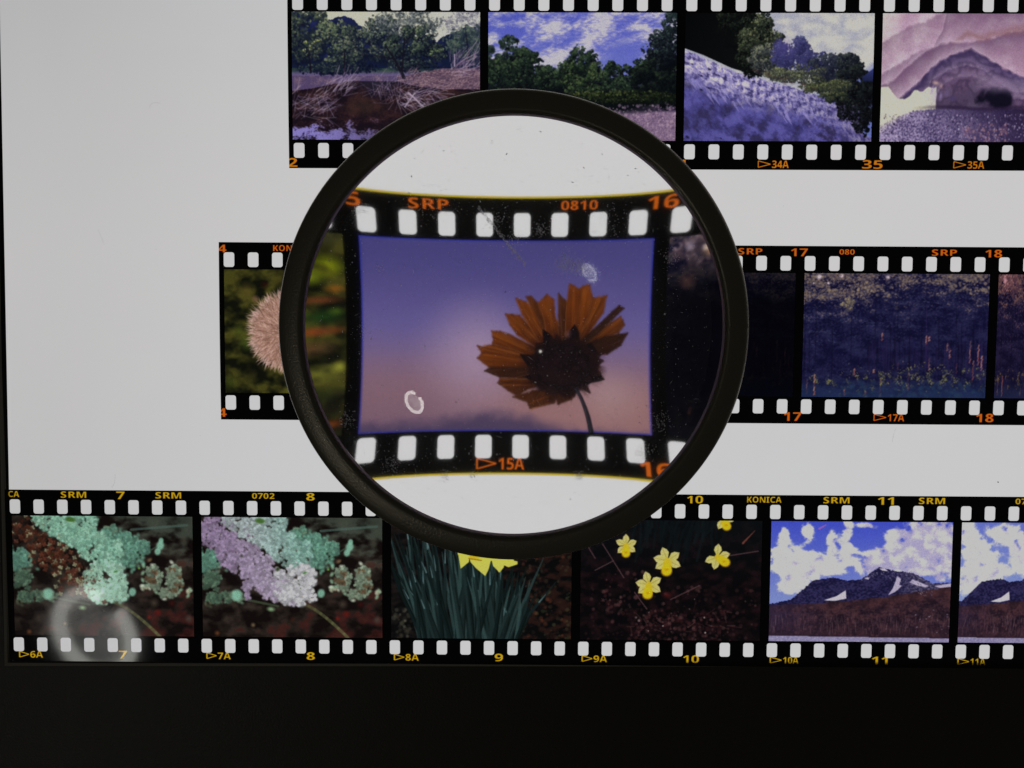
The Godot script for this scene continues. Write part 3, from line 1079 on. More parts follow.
	c.crown(0.87, 0.42, 0.12, 0.11, 420, 0.010, Color8(12, 14, 24), Color8(28, 33, 42), Color8(62, 70, 66))
	c.crown(0.9, 0.64, 0.2, 0.22, 900, 0.013, Color8(5, 6, 10), Color8(13, 16, 21), Color8(38, 45, 42))
	c.crown(0.97, 0.75, 0.12, 0.2, 420, 0.013, Color8(5, 6, 10), Color8(12, 15, 20), Color8(30, 36, 37))
	c.crown(0.6, 0.47, 0.26, 0.07, 620, 0.009, Color8(36, 38, 44), Color8(74, 80, 64), Color8(124, 130, 90))
	c.crown(0.73, 0.57, 0.26, 0.07, 620, 0.009, Color8(26, 30, 32), Color8(64, 70, 50), Color8(112, 118, 74))
	c.crown(0.8, 0.65, 0.12, 0.05, 260, 0.009, Color8(18, 22, 24), Color8(50, 56, 42), Color8(92, 98, 62))
	for i in 16:
		var x := 0.36 + 0.34 * c.r.randf()
		c.dab(x, 0.45 + (x - 0.36) * 0.42 + c.r.randfn() * 0.012, 0.03, 0.012, 0.35, Color8(58, 30, 34), 0.45, 1.0)
	c.poly(pv([0.94, 0.5, 1.0, 0.43, 1.05, 0.43, 1.05, 0.53, 0.95, 0.53], 1, 1), Color8(44, 52, 104), Color8(24, 28, 60), Vector2(0.95, 0.44), Vector2(0.95, 0.53))
	c.dab(0.53, 0.27, 0.11, 0.11, 0, Color8(98, 86, 160), 0.4, 1.0)
	c.speckle(300, 0.66, 0.95, 0.72, 1.0, 0.006, [Color8(120, 110, 162), Color8(38, 32, 62), Color8(84, 74, 130)], 0.5)
	return c


func paint_snow_cave() -> Canvas:
	var c := Canvas.new(372, 248, 19)
	var n := noise(61, 1.0, 4)
	var f := noise(27, 1.0, 3)
	var W := 0.735      # the strip runs out of the picture here
	# lower edges of the folds of the roof, front to back: points along each lip, then how deep its shade runs
	var lips := [
		[[[-0.1, 0.52], [0.12, 0.40], [0.28, 0.30], [0.43, 0.25], [0.5, 0.12], [0.54, -0.05], [2.0, -0.1]], 0.16, 0.55],
		[[[-0.1, 0.30], [0.1, 0.16], [0.22, 0.09], [0.36, 0.05], [0.5, -0.02], [2.0, -0.1]], 0.13, 0.45],
		[[[-0.1, 0.60], [0.1, 0.52], [0.2, 0.42], [0.34, 0.31], [0.48, 0.235], [0.6, 0.215], [0.72, 0.225], [0.8, 0.2], [0.9, 0.19], [1.05, 0.14], [2.0, 0.1]], 0.12, 0.75],
		[[[0.0, 0.9], [0.16, 0.655], [0.3, 0.54], [0.42, 0.41], [0.52, 0.345], [0.66, 0.29], [0.74, 0.27], [0.86, 0.33], [1.0, 0.41], [1.2, 0.5], [2.0, 0.7]], 0.30, 1.0],
		[[[0.3, 0.8], [0.42, 0.52], [0.56, 0.44], [0.7, 0.40], [0.84, 0.43], [0.96, 0.52], [1.1, 0.6], [2.0, 0.7]], 0.10, 0.55],
		[[[0.4, 0.8], [0.5, 0.56], [0.62, 0.50], [0.76, 0.48], [0.9, 0.54], [1.1, 0.66], [2.0, 0.7]], 0.10, 0.6]]
	c.fill(func(x: float, y: float) -> Color:
		var u := x / W
		var v := n.get_noise_2d(u * 5, y * 5)
		var s := f.get_noise_2d(x * 55, y * 55)
		var floor_at := line_at([[0, 0.875], [0.12, 0.82], [0.26, 0.76], [0.45, 0.745], [1.4, 0.74]], u) + 0.008 * s
		if y > floor_at:
			var g := Color8(70, 58, 98).lerp(Color8(164, 150, 184), clampf(0.5 + s * 1.5 - (u - 0.3) * 0.6 + v * 0.6, 0, 1))
			g = g.lerp(Color8(34, 24, 50), clampf((u - 0.45) * 1.1 - (y - 0.8) * 1.2 + s * 0.8, 0, 0.85))
			return g.lerp(Color8(206, 203, 178), clampf(0.9 - u * 5.0 - (y - 0.84) * 8.0 + s * 0.4, 0, 1))
		var hem := line_at([[0, 0.575], [0.06, 0.57], [0.1, 0.62], [0.14, 0.665], [0.2, 0.67], [0.27, 0.61], [0.33, 0.6], [0.42, 0.58], [0.46, 0.56]], u) + 0.012 * sin(u * 60.0) * smoothstep(0.15, 0.3, u)
		if u < 0.46 and y > hem:
			return Color8(206, 204, 178).lerp(Color8(180, 170, 176), clampf((u - 0.36) * 8.0 + v, 0, 0.7))
		var col := Color8(196, 176, 186).lerp(Color8(168, 134, 158), clampf(0.35 + u * 0.5 + v * 1.1 + y * 0.35, 0, 1))
		col = col.lerp(Color8(212, 202, 188), clampf(0.7 - u * 3.2 - y * 1.4, 0, 1))
		for l in lips:
			var d := y + 0.016 * n.get_noise_2d(u * 14 + l[1] * 90, y * 14) - line_at(l[0], u)
			if d > 0.0:      # in the shade behind the lip
				col = col.lerp(Color8(92, 66, 96) if l[2] < 0.9 else Color8(58, 46, 84), l[2] * exp(-d / l[1]) * smoothstep(0.0, 0.02, d))
			else:            # the lip itself catches light
				col = col.lerp(Color8(206, 184, 204), 0.45 * exp(d / 0.035) * minf(1.0, l[2] + 0.2))
		var inside := y - line_at(lips[3][0], u)
		if inside > 0.0:
			var band := sin((inside * 46.0 + v * 7.0 + u * 5.0))
			col = col.lerp(Color8(112, 94, 132), clampf(band * 0.35, 0, 0.35)).lerp(Color8(40, 32, 62), clampf(-band * 0.35, 0, 0.35))
			col = col.lerp(Color8(30, 24, 48), smoothstep(0.12, 0.42, inside) * 0.55)
			var hole := Vector2((u - 0.97) / 0.15, (y - 0.65) / 0.10).length() + v * 0.5
			col = col.lerp(Color8(12, 10, 26), smoothstep(1.1, 0.7, hole) * 0.95)
			col = col.lerp(Color8(136, 118, 146), smoothstep(0.10, 0.02, absf(y - (0.53 + 0.1 * (u - 0.8)) - v * 0.03)) * smoothstep(0.74, 0.84, u) * 0.5)
		var rust := smoothstep(0.05, 0.0, absf(y - line_at([[0, 1], [0.56, 0.26], [0.7, 0.17], [0.8, 0.2], [1.0, 0.15], [1.4, 0.1]], u) + 0.01 - v * 0.04)) * smoothstep(0.55, 0.68, u)
		return col.lerp(Color8(132, 92, 96), rust * 0.6))
	c.soften(0.66)
	for q in [[0.455, 0.54, 0.045, 0.022, 0.2, 188, 156, 146], [0.5, 0.565, 0.022, 0.03, 0.1, 170, 136, 142], [0.425, 0.6, 0.018, 0.05, 0.3, 166, 150, 182], [0.455, 0.64, 0.016, 0.05, 0.2, 186, 172, 196], [0.5, 0.64, 0.02, 0.05, 0.1, 130, 110, 156], [0.55, 0.62, 0.03, 0.04, 0.0, 98, 82, 122], [0.6, 0.66, 0.05, 0.03, 0.0, 70, 58, 96]]:
		c.dab(q[0] * W, q[1], q[2], q[3], q[4], Color8(q[5], q[6], q[7]), 0.85, 0.9)
	for k in 24:
		var u := lerpf(0.3, 1.3, k / 23.0)
		c.dab(u * W, 0.735 + 0.008 * sin(u * 9.0), 0.05, 0.022, 0.05, Color8(40, 28, 54), clampf((u - 0.25) * 3.0, 0, 0.8), 1.0)
	c.speckle(800, 0.02, 0.95, 0.78, 1.0, 0.006, [Color8(186, 174, 200), Color8(52, 40, 74), Color8(128, 110, 150), Color8(30, 22, 48)], 0.6)
	c.speckle(110, 0.5, 0.78, 0.86, 1.0, 0.009, [Color8(176, 130, 132), Color8(120, 84, 110)], 0.5)
	return c


func paint_puffball() -> Canvas:
	var c := Canvas.new(372, 248, 77)
	var n := noise(71, 1.0, 3)
	c.fill(func(x: float, y: float) -> Color:
		var v := n.get_noise_2d(x * 7, y * 6)
		var k := clampf(0.45 + v * 1.4, 0, 1)
		return Color8(14, 16, 8).lerp(Color8(66, 64, 24), k))
	for q in [[0.12, 0.18, 0.10, 84, 74, 30], [0.17, 0.24, 0.04, 120, 84, 70], [0.3, 0.08, 0.08, 70, 64, 24], [0.08, 0.5, 0.08, 86, 92, 30], [0.12, 0.6, 0.08, 60, 78, 26], [0.02, 0.92, 0.09, 54, 62, 20], [0.39, 0.97, 0.11, 128, 140, 40], [0.55, 0.2, 0.14, 70, 70, 24], [0.6, 0.7, 0.16, 50, 60, 22], [0.15, 0.8, 0.16, 12, 12, 8], [0.26, 0.28, 0.06, 20, 12, 8], [0.22, 0.12, 0.04, 40, 14, 10]]:
		c.dab(q[0], q[1], q[2], q[2], 0, Color8(q[3], q[4], q[5]), 0.8, 1.0)
	# right end, seen in the lens: leaf and red stalks out of focus
	for q in [[0.95, 0.16, 0.10, 0.07, 126, 134, 18], [0.9, 0.22, 0.08, 0.05, 110, 122, 24], [0.92, 0.03, 0.14, 0.05, 40, 40, 32], [0.92, 0.33, 0.14, 0.028, 100, 52, 28], [0.97, 0.27, 0.06, 0.03, 130, 80, 24], [0.93, 0.41, 0.13, 0.05, 26, 54, 20], [0.97, 0.38, 0.05, 0.03, 58, 80, 24], [0.92, 0.485, 0.15, 0.032, 132, 60, 28], [0.9, 0.57, 0.14, 0.05, 84, 60, 36],
			[0.92, 0.7, 0.14, 0.06, 100, 100, 38], [0.98, 0.66, 0.05, 0.04, 140, 140, 50], [0.92, 0.8, 0.14, 0.05, 36, 42, 18], [0.96, 0.87, 0.1, 0.04, 22, 20, 12], [0.95, 0.95, 0.12, 0.035, 124, 58, 22]]:
		c.dab(q[0], q[1], q[2], q[3], -0.12, Color8(q[4], q[5], q[6]), 0.95, 0.9)
	for i in 60:
		c.dab(c.r.randf_range(0.8, 1.0), c.r.randf(), c.r.randf_range(0.02, 0.05), c.r.randf_range(0.012, 0.03), c.r.randfn() * 0.5, [Color8(24, 26, 14), Color8(52, 40, 26), Color8(70, 72, 34), Color8(16, 14, 10)][i % 4], 0.4, 1.0)
	for i in 14:
		c.dab(c.r.randf_range(0.8, 0.88), c.r.randf_range(0.5, 0.8), 0.03, 0.02, c.r.randf() * PI, Color8(118, 100, 84), 0.3, 1.0)
	# the seed head: hairs that stand out all round
	c.dab(0.345, 0.5, 0.29, 0.29, 0, Color8(150, 112, 96), 1.0, 0.25)
	for i in 2600:
		var t := c.r.randf() * TAU
		var q := 0.31 * sqrt(c.r.randf())
		var a := t + c.r.randfn() * 0.35
		var x := 0.345 + q * cos(t) / 1.5
		var y := 0.5 + q * sin(t)
		var l := c.r.randf_range(0.03, 0.07)
		var tone := c.r.randf()
		var col := Color8(104, 70, 56).lerp(Color8(212, 176, 162), tone) if q < 0.27 else Color8(176, 138, 126).lerp(Color8(210, 176, 166), tone)
		c.stroke(x, y, x + cos(a) * l / 1.5, y + sin(a) * l, 0.009, col, 0.55, 0.002)
	return c


func paint_flower() -> Canvas:
	var c := Canvas.new(876, 586, 5)
	var n := noise(15, 1.0, 4)
	c.fill(func(x: float, y: float) -> Color:
		var v := n.get_noise_2d(x * 14, y * 10)
		var col := Color8(70, 66, 122).lerp(Color8(100, 90, 144), smoothstep(0.0, 0.55, y))
		col = col.lerp(Color8(146, 108, 110), smoothstep(0.40, 0.88, y))
		col = col.lerp(Color8(104, 84, 110), smoothstep(0.7, 0.2, x) * smoothstep(0.55, 0.95, y) * 0.55)
		var g := Vector2((x - 0.40) * 1.5, y - 0.60).length()
		col = col.lerp(Color8(166, 142, 166), smoothstep(0.42, 0.0, g) * 0.72)
		col = col.lerp(Color8(168, 140, 142), smoothstep(0.2, 0.0, Vector2((x - 0.86) * 1.2, y - 0.8).length()) * 0.5)
		var ridge := 0.955 - 0.045 * smoothstep(0.2, 0.42, x) * smoothstep(0.72, 0.45, x) + 0.05 * smoothstep(0.55, 0.8, x) + 0.02 * v
		col = col.lerp(Color8(64, 54, 84), smoothstep(ridge - 0.05, ridge + 0.05, y) * 0.85)
		var e := minf(minf(x, 1.0 - x) * 1.5, minf(y, 1.0 - y))
		return col.lerp(Color8(34, 42, 150), smoothstep(0.012, 0.002, e) * 0.7))  # blue border: colour fringe of the lens painted into the picture
	# petals, traced in the lens: scaled from the drawing's own units to the frame
	var X := 1318.7
	var Y := 880.6
	var ox := -496.7
	var oy := -149.0
	var at := func(nums: Array) -> PackedVector2Array: return pv(nums, X, Y, ox, oy)
	var lit := Color8(112, 54, 12)
	var deep := Color8(52, 20, 9)
	var mid := Vector2((430 - ox) / X, (420 - oy) / Y)
	var petals := [
		[[92, 268, 100, 300, 97, 325, 160, 345, 230, 375, 330, 400, 320, 362, 290, 340, 180, 285, 130, 270], 0.95],
		[[25, 337, 45, 345, 100, 330, 200, 355, 260, 380, 320, 400, 330, 440, 262, 437, 160, 440, 78, 436, 25, 395, 47, 371], 0.9],
		[[60, 455, 90, 438, 260, 435, 320, 450, 290, 468, 250, 487, 130, 483], 0.25],
		[[122, 510, 135, 490, 260, 490, 330, 500, 295, 530, 250, 545, 215, 572, 170, 545], 0.5],
		[[195, 575, 290, 545, 420, 540, 400, 572, 385, 602, 340, 612, 275, 627, 262, 598], 0.42],
		[[400, 570, 440, 545, 490, 545, 480, 562, 468, 582, 405, 606], 0.28],
		[[157, 188, 190, 190, 222, 195, 260, 235, 290, 270, 340, 350, 330, 380, 290, 335, 210, 283, 178, 238], 0.95],
		[[205, 115, 228, 124, 252, 132, 300, 180, 340, 270, 360, 360, 330, 350, 290, 272, 235, 190], 1.0],
		[[253, 108, 275, 104, 298, 128, 320, 150, 345, 200, 372, 290, 370, 340, 340, 272, 300, 190], 0.65],
		[[310, 135, 330, 118, 350, 96, 382, 120, 390, 200, 412, 250, 420, 330, 380, 330, 350, 280, 335, 200], 1.0],
		[[404, 92, 418, 108, 442, 130, 446, 280, 440, 340, 408, 330, 406, 200], 0.5],
		[[455, 48, 478, 58, 497, 72, 520, 58, 546, 52, 562, 110, 545, 200, 508, 300, 480, 340, 450, 330, 438, 280, 442, 140], 1.0],
		[[560, 112, 592, 110, 625, 102, 612, 180, 560, 255, 512, 322, 490, 340, 505, 290, 542, 200], 0.9],
		[[690, 198, 708, 236, 682, 272, 622, 292, 590, 330, 540, 350, 560, 300, 612, 250], 0.7],
		[[682, 148, 704, 160, 600, 262, 520, 340, 495, 340, 512, 308, 600, 228], 0.12],
		[[722, 274, 692, 330, 632, 372, 580, 376, 520, 350, 530, 322, 620, 290], 0.15],
		[[590, 370, 596, 430, 575, 470, 500, 520, 480, 440, 520, 380], 0.2]]
	for q in petals:
		var pts: PackedVector2Array = at.call(q[0])
		var far := pts[0]
		for v in pts:
			if v.distance_to(mid) > far.distance_to(mid):
				far = v
		var outer := Color8(34, 16, 12).lerp(lit, q[1])
		var inner := Color8(20, 9, 10).lerp(deep, q[1])
		c.poly(pts, outer, inner, far, mid.lerp(far, 0.15), 1.0, 0.10)
		for k in 26:      # uneven thickness
			var a := pts[c.r.randi() % pts.size()].lerp(pts[c.r.randi() % pts.size()], c.r.randf()).lerp(mid, 0.1)
			if Geometry2D.is_point_in_polygon(a, pts):
				c.dab(a.x, a.y, 0.045, 0.012, (mid - a).angle(), inner if k % 2 else outer.lightened(0.06), 0.22, 1.0)
		# veins that run from the rim of the petal to the middle, and a darker fold at its side
		for k in 9:
			var a := pts[c.r.randi() % pts.size()].lerp(far, c.r.randf_range(0.3, 0.9))
			var b := a.lerp(mid, 0.75)
			c.stroke(a.x, a.y, b.x, b.y, 0.004, outer.darkened(0.35) if k % 2 else outer.lightened(0.08), 0.35)
		for k in pts.size():
			var a := pts[k]
			var b := pts[(k + 1) % pts.size()]
			c.stroke(a.x, a.y, b.x, b.y, 0.012, inner, 0.30)
			c.stroke(a.x, a.y, b.x, b.y, 0.005, outer.lightened(0.12) if q[1] > 0.4 else Color8(66, 34, 16), 0.55)
			for m in 2:      # the ragged rim
				var g := a.lerp(b, c.r.randf())
				if g.distance_to(mid) > 0.16:
					c.dab(g.x, g.y, c.r.randf_range(0.006, 0.012), 0.005, c.r.randf() * PI, outer.darkened(c.r.randf_range(0.0, 0.3)), 0.8, 0.8)
	for q in [[255, 130, 330, 300], [350, 110, 380, 280], [470, 70, 470, 270], [520, 70, 500, 260], [600, 115, 540, 250], [175, 200, 270, 300], [215, 130, 300, 290], [105, 285, 260, 350], [60, 350, 250, 395], [60, 385, 250, 415], [690, 215, 590, 300], [140, 510, 270, 510], [290, 610, 380, 575]]:
		for k in 3:
			var o := Vector2(c.r.randfn() * 9.0, c.r.randfn() * 9.0)
			c.stroke((q[0] + o.x - ox) / X, (q[1] + o.y - oy) / Y, (q[2] + o.x - ox) / X, (q[3] + o.y - oy) / Y, 0.012, Color8(140, 74, 20) if k < 2 else Color8(58, 24, 12), 0.32, 0.004)
	# calyx and stalk, dark against the light; its shade runs out along the petals
	for i in 90:
		var t := c.r.randf() * TAU
		c.dab((425 + 165 * cos(t) - ox) / X, (425 + 140 * sin(t) - oy) / Y, 0.055, 0.016, t, Color8(34, 14, 12), 0.28, 1.0)
	var night := Color8(15, 7, 11)
	for q in [[330, 255, 360, 275, 392, 310, 400, 360, 340, 350, 332, 300], [480, 232, 500, 262, 512, 340, 450, 330, 455, 270], [222, 375, 300, 380, 330, 400, 300, 440, 262, 430], [520, 330, 560, 320, 600, 380, 560, 420, 500, 400], [560, 480, 596, 455, 622, 490, 600, 498, 565, 505, 500, 530, 490, 480], [240, 480, 300, 460, 330, 520, 280, 500]]:
		c.poly(at.call(q), night, night, Vector2.ZERO, Vector2.ONE)
	for i in 240:
		var t := c.r.randf() * TAU
		var q := sqrt(c.r.randf())
		c.dab((425 + 128 * q * cos(t) - ox) / X, (432 + 100 * q * sin(t) - oy) / Y, 0.05 * c.r.randf_range(0.5, 1.0), 0.035, t, Color8(13, 6, 10).lerp(Color8(26, 13, 16), c.r.randf()), 0.8, 0.6)
	for i in 40:      # sepals and shade that reach out between the petals
		var t := c.r.randf() * TAU
		var o := Vector2(425 + 120 * cos(t), 430 + 96 * sin(t))
		var reach := c.r.randf_range(18, 62) * (1.25 if cos(t) > 0.2 else 1.0)
		var e := o + Vector2(cos(t), sin(t)) * reach
		var side := Vector2(-sin(t), cos(t)) * c.r.randf_range(14, 30)
		c.poly(rounded(at.call([o.x + side.x, o.y + side.y, e.x, e.y, o.x - side.x, o.y - side.y])), night, Color8(30, 13, 13), Vector2((o.x - ox) / X, (o.y - oy) / Y), Vector2((e.x - ox) / X, (e.y - oy) / Y), 0.85)
	for i in 110:
		c.dab((c.r.randf_range(310, 560) - ox) / X, (c.r.randf_range(340, 540) - oy) / Y, 0.012, 0.006, c.r.randf() * PI, Color8(54, 34, 38), 0.3, 0.9)
	c.dab((450 - ox) / X, (280 - oy) / Y, 0.025, 0.03, 0.3, Color8(104, 76, 84), 0.6, 1.0)
	var stalk := [Vector2(490, 535), Vector2(512, 575), Vector2(530, 620), Vector2(545, 668), Vector2(560, 745)]
	for k in 4:
		c.stroke((stalk[k].x - ox) / X, (stalk[k].y - oy) / Y, (stalk[k + 1].x - ox) / X, (stalk[k + 1].y - oy) / Y, 0.016 + 0.003 * k, Color8(20, 20, 30), 1.0, 0.019 + 0.003 * k)
		c.stroke((stalk[k].x - 3 - ox) / X, (stalk[k].y - oy) / Y, (stalk[k + 1].x - 3 - ox) / X, (stalk[k + 1].y - oy) / Y, 0.004, Color8(60, 66, 70), 0.7)
	c.dab((322 - ox) / X, (362 - oy) / Y, 0.008, 0.008, 0, Color8(230, 220, 200), 1.0, 0.6)
	c.dab((155 - ox) / X, (85 - oy) / Y, 0.007, 0.005, 0.4, Color8(30, 26, 60), 0.9, 0.7)
	return c


func paint_forest(kind: int) -> Canvas:
	var c := Canvas.new(372, 248, 40 + kind)
	var n := noise(50 + kind, 1.0, 4)
	var f := noise(33 + kind, 1.0, 3)
	var dim: float = [0.30, 1.0, 0.8][kind]
	c.fill(func(x: float, y: float) -> Color:
		var v := n.get_noise_2d(x * 7, y * 9)
		var s := f.get_noise_2d(x * 54, y * 40)
		var col := Color8(15, 14, 44).lerp(Color8(34, 34, 68), clampf(0.42 + v * 1.1 + s * 0.6, 0, 1))
		var top := 0.24 - 0.16 * smoothstep(0.3, 0.55, x) + 0.08 * smoothstep(0.75, 0.95, x)
		var warm := clampf((top - y) * 5.0 + v * 1.9 + s * 0.9 + 0.05, 0, 1)
		col = col.lerp(Color8(70, 60, 70).lerp(Color8(134, 114, 92), clampf(0.45 + s * 1.1, 0, 1)), warm * 0.85)
		col = col.lerp(Color8(30, 44, 78), smoothstep(0.82, 1.0, y) * 0.8)
		return col)
	var tan := [Color8(140, 120, 96), Color8(96, 84, 84), Color8(64, 60, 84), Color8(40, 40, 70)]
	for i in 900:
		var x := c.r.randf()
		var y := pow(c.r.randf(), 2.0) * 0.55
		var lean := clampf(1.0 - y * 3.4 + n.get_noise_2d(x * 7, 3) * 1.2, 0, 1)
		var col: Color = tan[3].lerp(tan[c.r.randi() % 2], lean * c.r.randf())
		c.dab(x, y, 0.014, 0.007, c.r.randfn() * 0.5, col, 0.7, 0.7)
	for i in 26:      # tiers of hanging boughs
		var x0 := c.r.randf_range(-0.05, 1.0)
		var y0 := c.r.randf_range(0.12, 0.62)
		for k in 44:
			var t := c.r.randf_range(-1.0, 1.0)
			var hang := 0.035 * t * t + c.r.randfn() * 0.012
			c.dab(x0 + t * 0.09, y0 + hang, c.r.randf_range(0.006, 0.016), 0.0045, 0.5 * t + c.r.randfn() * 0.3, Color8(50, 52, 92).lerp(Color8(70, 70, 98), c.r.randf()) if hang < 0.02 else Color8(14, 13, 36), 0.5, 0.8)
	for i in 700:
		var y := c.r.randf_range(0.1, 0.85)
		c.dab(c.r.randf(), y, c.r.randf_range(0.005, 0.014), 0.005, c.r.randfn() * 0.5, [Color8(46, 48, 86), Color8(12, 11, 30), Color8(16, 15, 42), Color8(60, 60, 90)][i % 4], 0.5, 0.9)
	for i in 30:
		var x := c.r.randf()
		c.stroke(x, c.r.randf_range(0.2, 0.5), x + 0.004, c.r.randf_range(0.6, 0.95), 0.008, [Color8(12, 10, 28), Color8(38, 32, 70)][i % 2], 0.45)
	if kind == 1:
		for q in [[0.08, 0.03, 0.03], [0.13, 0.08, 0.016], [0.2, 0.02, 0.022], [0.45, 0.03, 0.024], [0.05, 0.08, 0.01]]:
			c.dab(q[0], q[1], q[2], q[2] * 0.9, 0, Color8(206, 186, 192), 0.95, 0.7)
		c.crown(0.24, 0.25, 0.06, 0.05, 70, 0.011, Color8(60, 56, 70), Color8(124, 110, 86), Color8(160, 146, 108))
		c.speckle(120, 0.0, 0.5, 0.0, 0.2, 0.009, [Color8(150, 130, 104), Color8(84, 76, 84)], 0.7)
		c.speckle(60, 0.78, 1.0, 0.0, 0.14, 0.010, [Color8(150, 130, 104), Color8(110, 96, 88)], 0.7)
	else:
		c.crown(0.1, 0.08, 0.14, 0.1, 120, 0.012, Color8(70, 56, 72), Color8(124, 100, 96), Color8(186, 160, 160))
		c.dab(0.06, 0.05, 0.025, 0.03, 0, Color8(200, 180, 186), 0.9, 0.7)
	# dark gaps between trunks, then trunks that catch the low sun
	c.twigs(120, 0.35, 1.0, 0.52, 0.64, 0.2, 0.012, [Color8(14, 12, 34), Color8(34, 28, 66)], PI / 2, 0.03, 0.5)
	for q in [[0.43, 0.48, 0.54, 0.9], [0.67, 0.5, 0.57, 1.0], [0.685, 0.5, 0.54, 0.8], [0.69, 0.68, 0.78, 0.8], [0.785, 0.56, 0.62, 0.8], [0.8, 0.6, 0.68, 0.9], [0.91, 0.54, 0.72, 1.0], [0.955, 0.57, 0.74, 1.2], [0.93, 0.7, 0.86, 1.0], [0.975, 0.66, 0.78, 1.0], [0.07, 0.82, 0.99, 1.0], [0.03, 0.86, 0.98, 0.5], [0.235, 0.92, 0.99, 0.9], [0.285, 0.77, 0.82, 0.9], [0.39, 0.77, 0.8, 0.7], [0.43, 0.84, 1.0, 0.6], [0.35, 0.95, 1.0, 0.6], [0.52, 0.72, 0.78, 0.4], [0.58, 0.8, 0.95, 0.4], [0.84, 0.72, 0.8, 0.4]]:
		for k in 5:
			var y0 := lerpf(q[1], q[2], k / 5.0)
			c.stroke(q[0] + 0.003 * sin(k * 2.0), y0, q[0] - 0.004, lerpf(q[1], q[2], (k + 0.8) / 5.0), 0.010, Color8(120, 60, 62).lerp(Color8(190, 132, 110), c.r.randf()), 0.9 * q[3] * c.r.randf_range(0.3, 1.0))
	for i in 1700:
		var x := c.r.randf()
		var y := 0.86 + c.r.randfn() * 0.045 - 0.05 * smoothstep(0.3, 0.7, x) * c.r.randf()
		var here := n.get_noise_2d(x * 16, y * 9 + 30) * 1.6 + 0.42 * exp(-pow((x - 0.6) / 0.24, 2.0)) - 0.12
		if here < c.r.randf_range(-0.1, 0.5):
			continue
		c.dab(x, y, c.r.randf_range(0.006, 0.013), c.r.randf_range(0.004, 0.009), c.r.randf() * PI, Color8(40, 48, 54).lerp(Color8(128, 124, 70), clampf(here * 1.3 + c.r.randf_range(-0.3, 0.4), 0, 1)), 0.68, 0.8)
	c.speckle(200, 0.2, 1.0, 0.86, 1.0, 0.014, [Color8(30, 48, 78), Color8(38, 56, 80), Color8(24, 34, 62)], 0.6)
	if dim < 1.0:
		for i in c.w * c.h:
			var k := c.p[i]
			if kind == 0:      # nearly unexposed: only its upper left corner shows light
				var x := float(i % c.w) / c.w
				var y := float(i / c.w) / c.h
				var open := 0.10 + 0.42 * smoothstep(0.36, 0.03, y) * smoothstep(0.3, 0.0, x) + 0.22 * smoothstep(0.3, 0.0, y)
				var spark := smoothstep(0.5, 0.75, k.r) * 0.6
				c.p[i] = Color(k.r * maxf(open, spark), k.g * maxf(open, spark * 0.7), k.b * maxf(open + 0.06, spark * 0.7))
			else:
				c.p[i] = Color(k.r * 0.95, k.g * 0.78, k.b * 0.8)
		if kind == 0:
			c.dab(0.12, 0.07, 0.035, 0.04, 0.4, Color8(170, 128, 96), 0.85, 0.9)
			c.dab(0.105, 0.06, 0.018, 0.02, 0.0, Color8(206, 186, 168), 0.9, 0.8)
			c.dab(0.15, 0.04, 0.03, 0.04, 0.8, Color8(96, 104, 176), 0.85, 0.9)
			c.dab(0.14, 0.15, 0.04, 0.035, 0.0, Color8(80, 72, 76), 0.6, 1.0)
			c.dab(0.06, 0.22, 0.05, 0.05, 0.0, Color8(92, 60, 52), 0.6, 1.0)
	return c


func floret(c: Canvas, x: float, y: float, s: float, petal: Color, heart: Color) -> void:
	var t := c.r.randf() * TAU
	s *= 1.0
	c.dab(x + 0.003, y + s * 0.35, s * 1.45, s * 1.3, 0, petal.darkened(0.42), 0.7, 0.7)
	for k in 4:
		var a := t + k * TAU / 4 + c.r.randfn() * 0.15
		var d := s * 0.72
		var tone := petal.darkened(c.r.randf_range(0.02, 0.36))
		c.dab(x + cos(a) * d / 1.5, y + sin(a) * d * 0.9, s * 0.64, s * 0.48, a, tone, 0.85, 0.6)
	c.dab(x, y, s * 0.2, s * 0.2, 0, heart, 0.6, 0.8)


